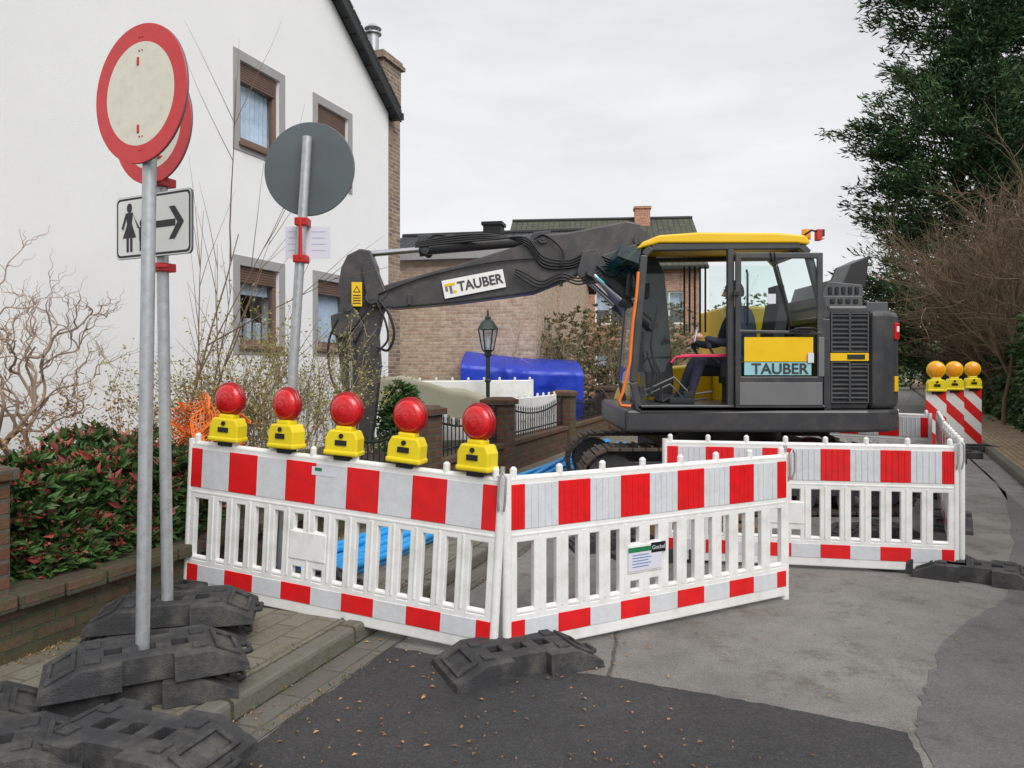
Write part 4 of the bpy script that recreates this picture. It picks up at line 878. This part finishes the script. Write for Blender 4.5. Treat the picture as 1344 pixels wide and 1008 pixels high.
for k in range(34):
    x=R.uniform(.4,4.5); twig(b,(x,16.6+R.uniform(-.4,.6),.3),(R.gauss(0,.3),R.gauss(0,.2),1),R.uniform(1.3,1.9),.012,2,6,.5,.08,0,1,1,4,3)
b.obj('bare_hedge_twigs',[M_twigy,M_leafg],recalc=False,uv=False)
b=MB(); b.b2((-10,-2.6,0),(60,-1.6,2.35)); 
for _ in range(38000):
    t=R.random()**1.7; x=-3+60*t; lump=.18*math.sin(x*1.7)+.12*math.sin(x*4.1+1); top=2.55+.22*math.sin(x*.9)+.15*math.sin(x*2.3)
    if R.random()<.78: y=-1.32+lump*.5+R.gauss(0,.10)-.12*abs(math.sin(x*3)); z=R.uniform(0.05,top)
    else: y=R.uniform(-2.7,-1.4); z=top+R.gauss(0,.12)
    leafquad(b,(x,y,z),R.uniform(.07,.13)*(1+t*1.4),.85,1,(0,1,-.5))
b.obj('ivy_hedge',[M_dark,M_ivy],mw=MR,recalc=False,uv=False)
# bare brown thicket behind hedge: crossing, irregular leafless branches
b=MB()
for k in range(20):
    t=(k+R.random())/20; x0=12.4+3.6*t+R.uniform(-.3,.3); y0=18.3+7.0*t+R.uniform(-.7,.7)
    twig(b,(x0,y0,0),(R.gauss(-.06,.16),R.gauss(0,.15),1),(R.uniform(3.3,5.0))*(1-.2*t),.06,3,8,.58,.13,0,0,0,5,4,.015,.005)
b.obj('bare_thicket',[M_thick],recalc=False,uv=False)
def conifer(name,x,y,h,r,nb,seed,base=1.6,pw=.5):
    b=MB(); b.tube([(x,y,0),(x+.1,y,h*.5),(x,y,h)],[.32,.2,.03],8,0,False)
    for k in range(nb):
        t=(k+R.random())/nb; z=base+(h-base)*t; 
        env=(1-t)**pw*(.82+.18*math.sin(t*19+seed))*min(1,.72+t*2.2); L=r*env*R.uniform(.55,1.12)+.25
        a=R.uniform(0,2*math.pi)
        if math.sin(a)>.55: continue
        droop=R.uniform(-.15,.2)
        dx_,dy=math.cos(a),math.sin(a)
        tip=Vector((x+dx_*L,y+dy*L,z+L*(.28-droop)))
        root=Vector((x,y,z)); b.tube([root,root.lerp(tip,.5)-Vector((0,0,.05*L)),tip],[.05,.03,.01],3,0,False)
        ncl=max(4,int(L*4.2))
        for q in range(ncl):
            f=.38+.64*(q+R.random())/ncl; c=root.lerp(tip,f); w=.26*(1.15-f)*L*.5+.10
            c=c+Vector((-dy,dx_,0))*R.gauss(0,w)+Vector((0,0,R.gauss(0,.12)))
            ud=(dx_*1.0+R.gauss(0,.3),dy*1.0+R.gauss(0,.3),R.uniform(-.2,1.0))
            for _ in range(15):
                leafquad(b,c+Vector((R.gauss(0,.16),R.gauss(0,.16),R.gauss(0,.10))),R.uniform(.18,.40),.20,1,ud)
    return b.obj(name,[M_bark,M_conif],recalc=False,uv=False)
conifer('conifer_tree',17.2,29.5,21,5.0,860,0,1.0,.42)
conifer('conifer_tree',22.0,30.0,22,5.2,480,2,2,.4)
b=MB()
for k in range(26):
    x=R.uniform(26,62); y=R.uniform(88,110); h=R.uniform(5,11)*(1 if x<44 else 1.2); 
    for _ in range(380):
        d=Vector((R.gauss(0,1),R.gauss(0,1),R.gauss(0,1))).normalized(); rr_=R.random()**.4
        leafquad(b,(x+d.x*3*rr_,y+d.y*2*rr_,h*.55+d.z*h*.45*rr_),R.uniform(.4,.9),.6,0)
b.obj('distant_trees',[M_leafg],recalc=False,uv=False)
b=MB()
for k in range(9):
    x=R.uniform(17,26); y=52+R.uniform(-5,8)
    for _ in range(500):
        d=Vector((R.gauss(0,1),R.gauss(0,1),R.gauss(0,1))).normalized(); rr_=R.random()**.4
        leafquad(b,(x+d.x*2.6*rr_,y+d.y*2*rr_,1.9+d.z*1.9*rr_),R.uniform(.2,.45),.6,0)
b.obj('background_hedge',[M_ivy],recalc=False,uv=False)

# ------------------------------------------------------------------ world, sun, camera
sd=Vector((.35,-.65,.72)).normalized()
w=bpy.data.worlds.new('World'); scene.world=w; w.use_nodes=True; nt=w.node_tree; N=nt.nodes; L=nt.links
bg=N['Background']; bg.inputs['Strength'].default_value=.1
sky=N.new('ShaderNodeTexSky'); sky.sky_type='NISHITA'; sky.sun_disc=False; sky.sun_elevation=math.asin(sd.z); sky.sun_rotation=math.atan2(sd.x,sd.y)
tc=N.new('ShaderNodeTexCoord'); mp=N.new('ShaderNodeMapping'); mp.inputs['Scale'].default_value=(1.2,1.2,4.5); L.new(tc.outputs['Generated'],mp.inputs['Vector'])
nz=N.new('ShaderNodeTexNoise'); nz.inputs['Scale'].default_value=1.8; nz.inputs['Detail'].default_value=6; nz.inputs['Roughness'].default_value=.55; L.new(mp.outputs[0],nz.inputs['Vector'])
rp=N.new('ShaderNodeValToRGB'); rp.color_ramp.elements[0].position=.33; rp.color_ramp.elements[1].position=.67; rp.color_ramp.elements[0].color=(.77,.78,.80,1); rp.color_ramp.elements[1].color=(.97,.972,.98,1); L.new(nz.outputs['Fac'],rp.inputs['Fac'])
sc=N.new('ShaderNodeVectorMath'); sc.operation='SCALE'; sc.inputs['Scale'].default_value=10; L.new(rp.outputs['Color'],sc.inputs[0])
mx=N.new('ShaderNodeMixRGB'); mx.inputs['Fac'].default_value=.94; L.new(sky.outputs['Color'],mx.inputs['Color1']); L.new(sc.outputs[0],mx.inputs['Color2']); L.new(mx.outputs[0],bg.inputs['Color'])
sl=bpy.data.lights.new('sun','SUN'); sl.energy=2.5; sl.angle=rad(40); sl.color=(1,.975,.945); so=bpy.data.objects.new('sun',sl); scene.collection.objects.link(so); so.rotation_euler=(-sd).to_track_quat('-Z','Y').to_euler()
cam=bpy.data.cameras.new('camera'); cam.sensor_width=36; cam.lens=1000/1344*36; cam.shift_y=-24/1344; cam.clip_end=2000; cam.clip_start=.05
co=bpy.data.objects.new('camera',cam); scene.collection.objects.link(co); co.location=(0,0,1.57); co.rotation_euler=(rad(90),0,0); scene.camera=co
scene.view_settings.view_transform='Standard'; scene.view_settings.look='None'; scene.view_settings.exposure=0
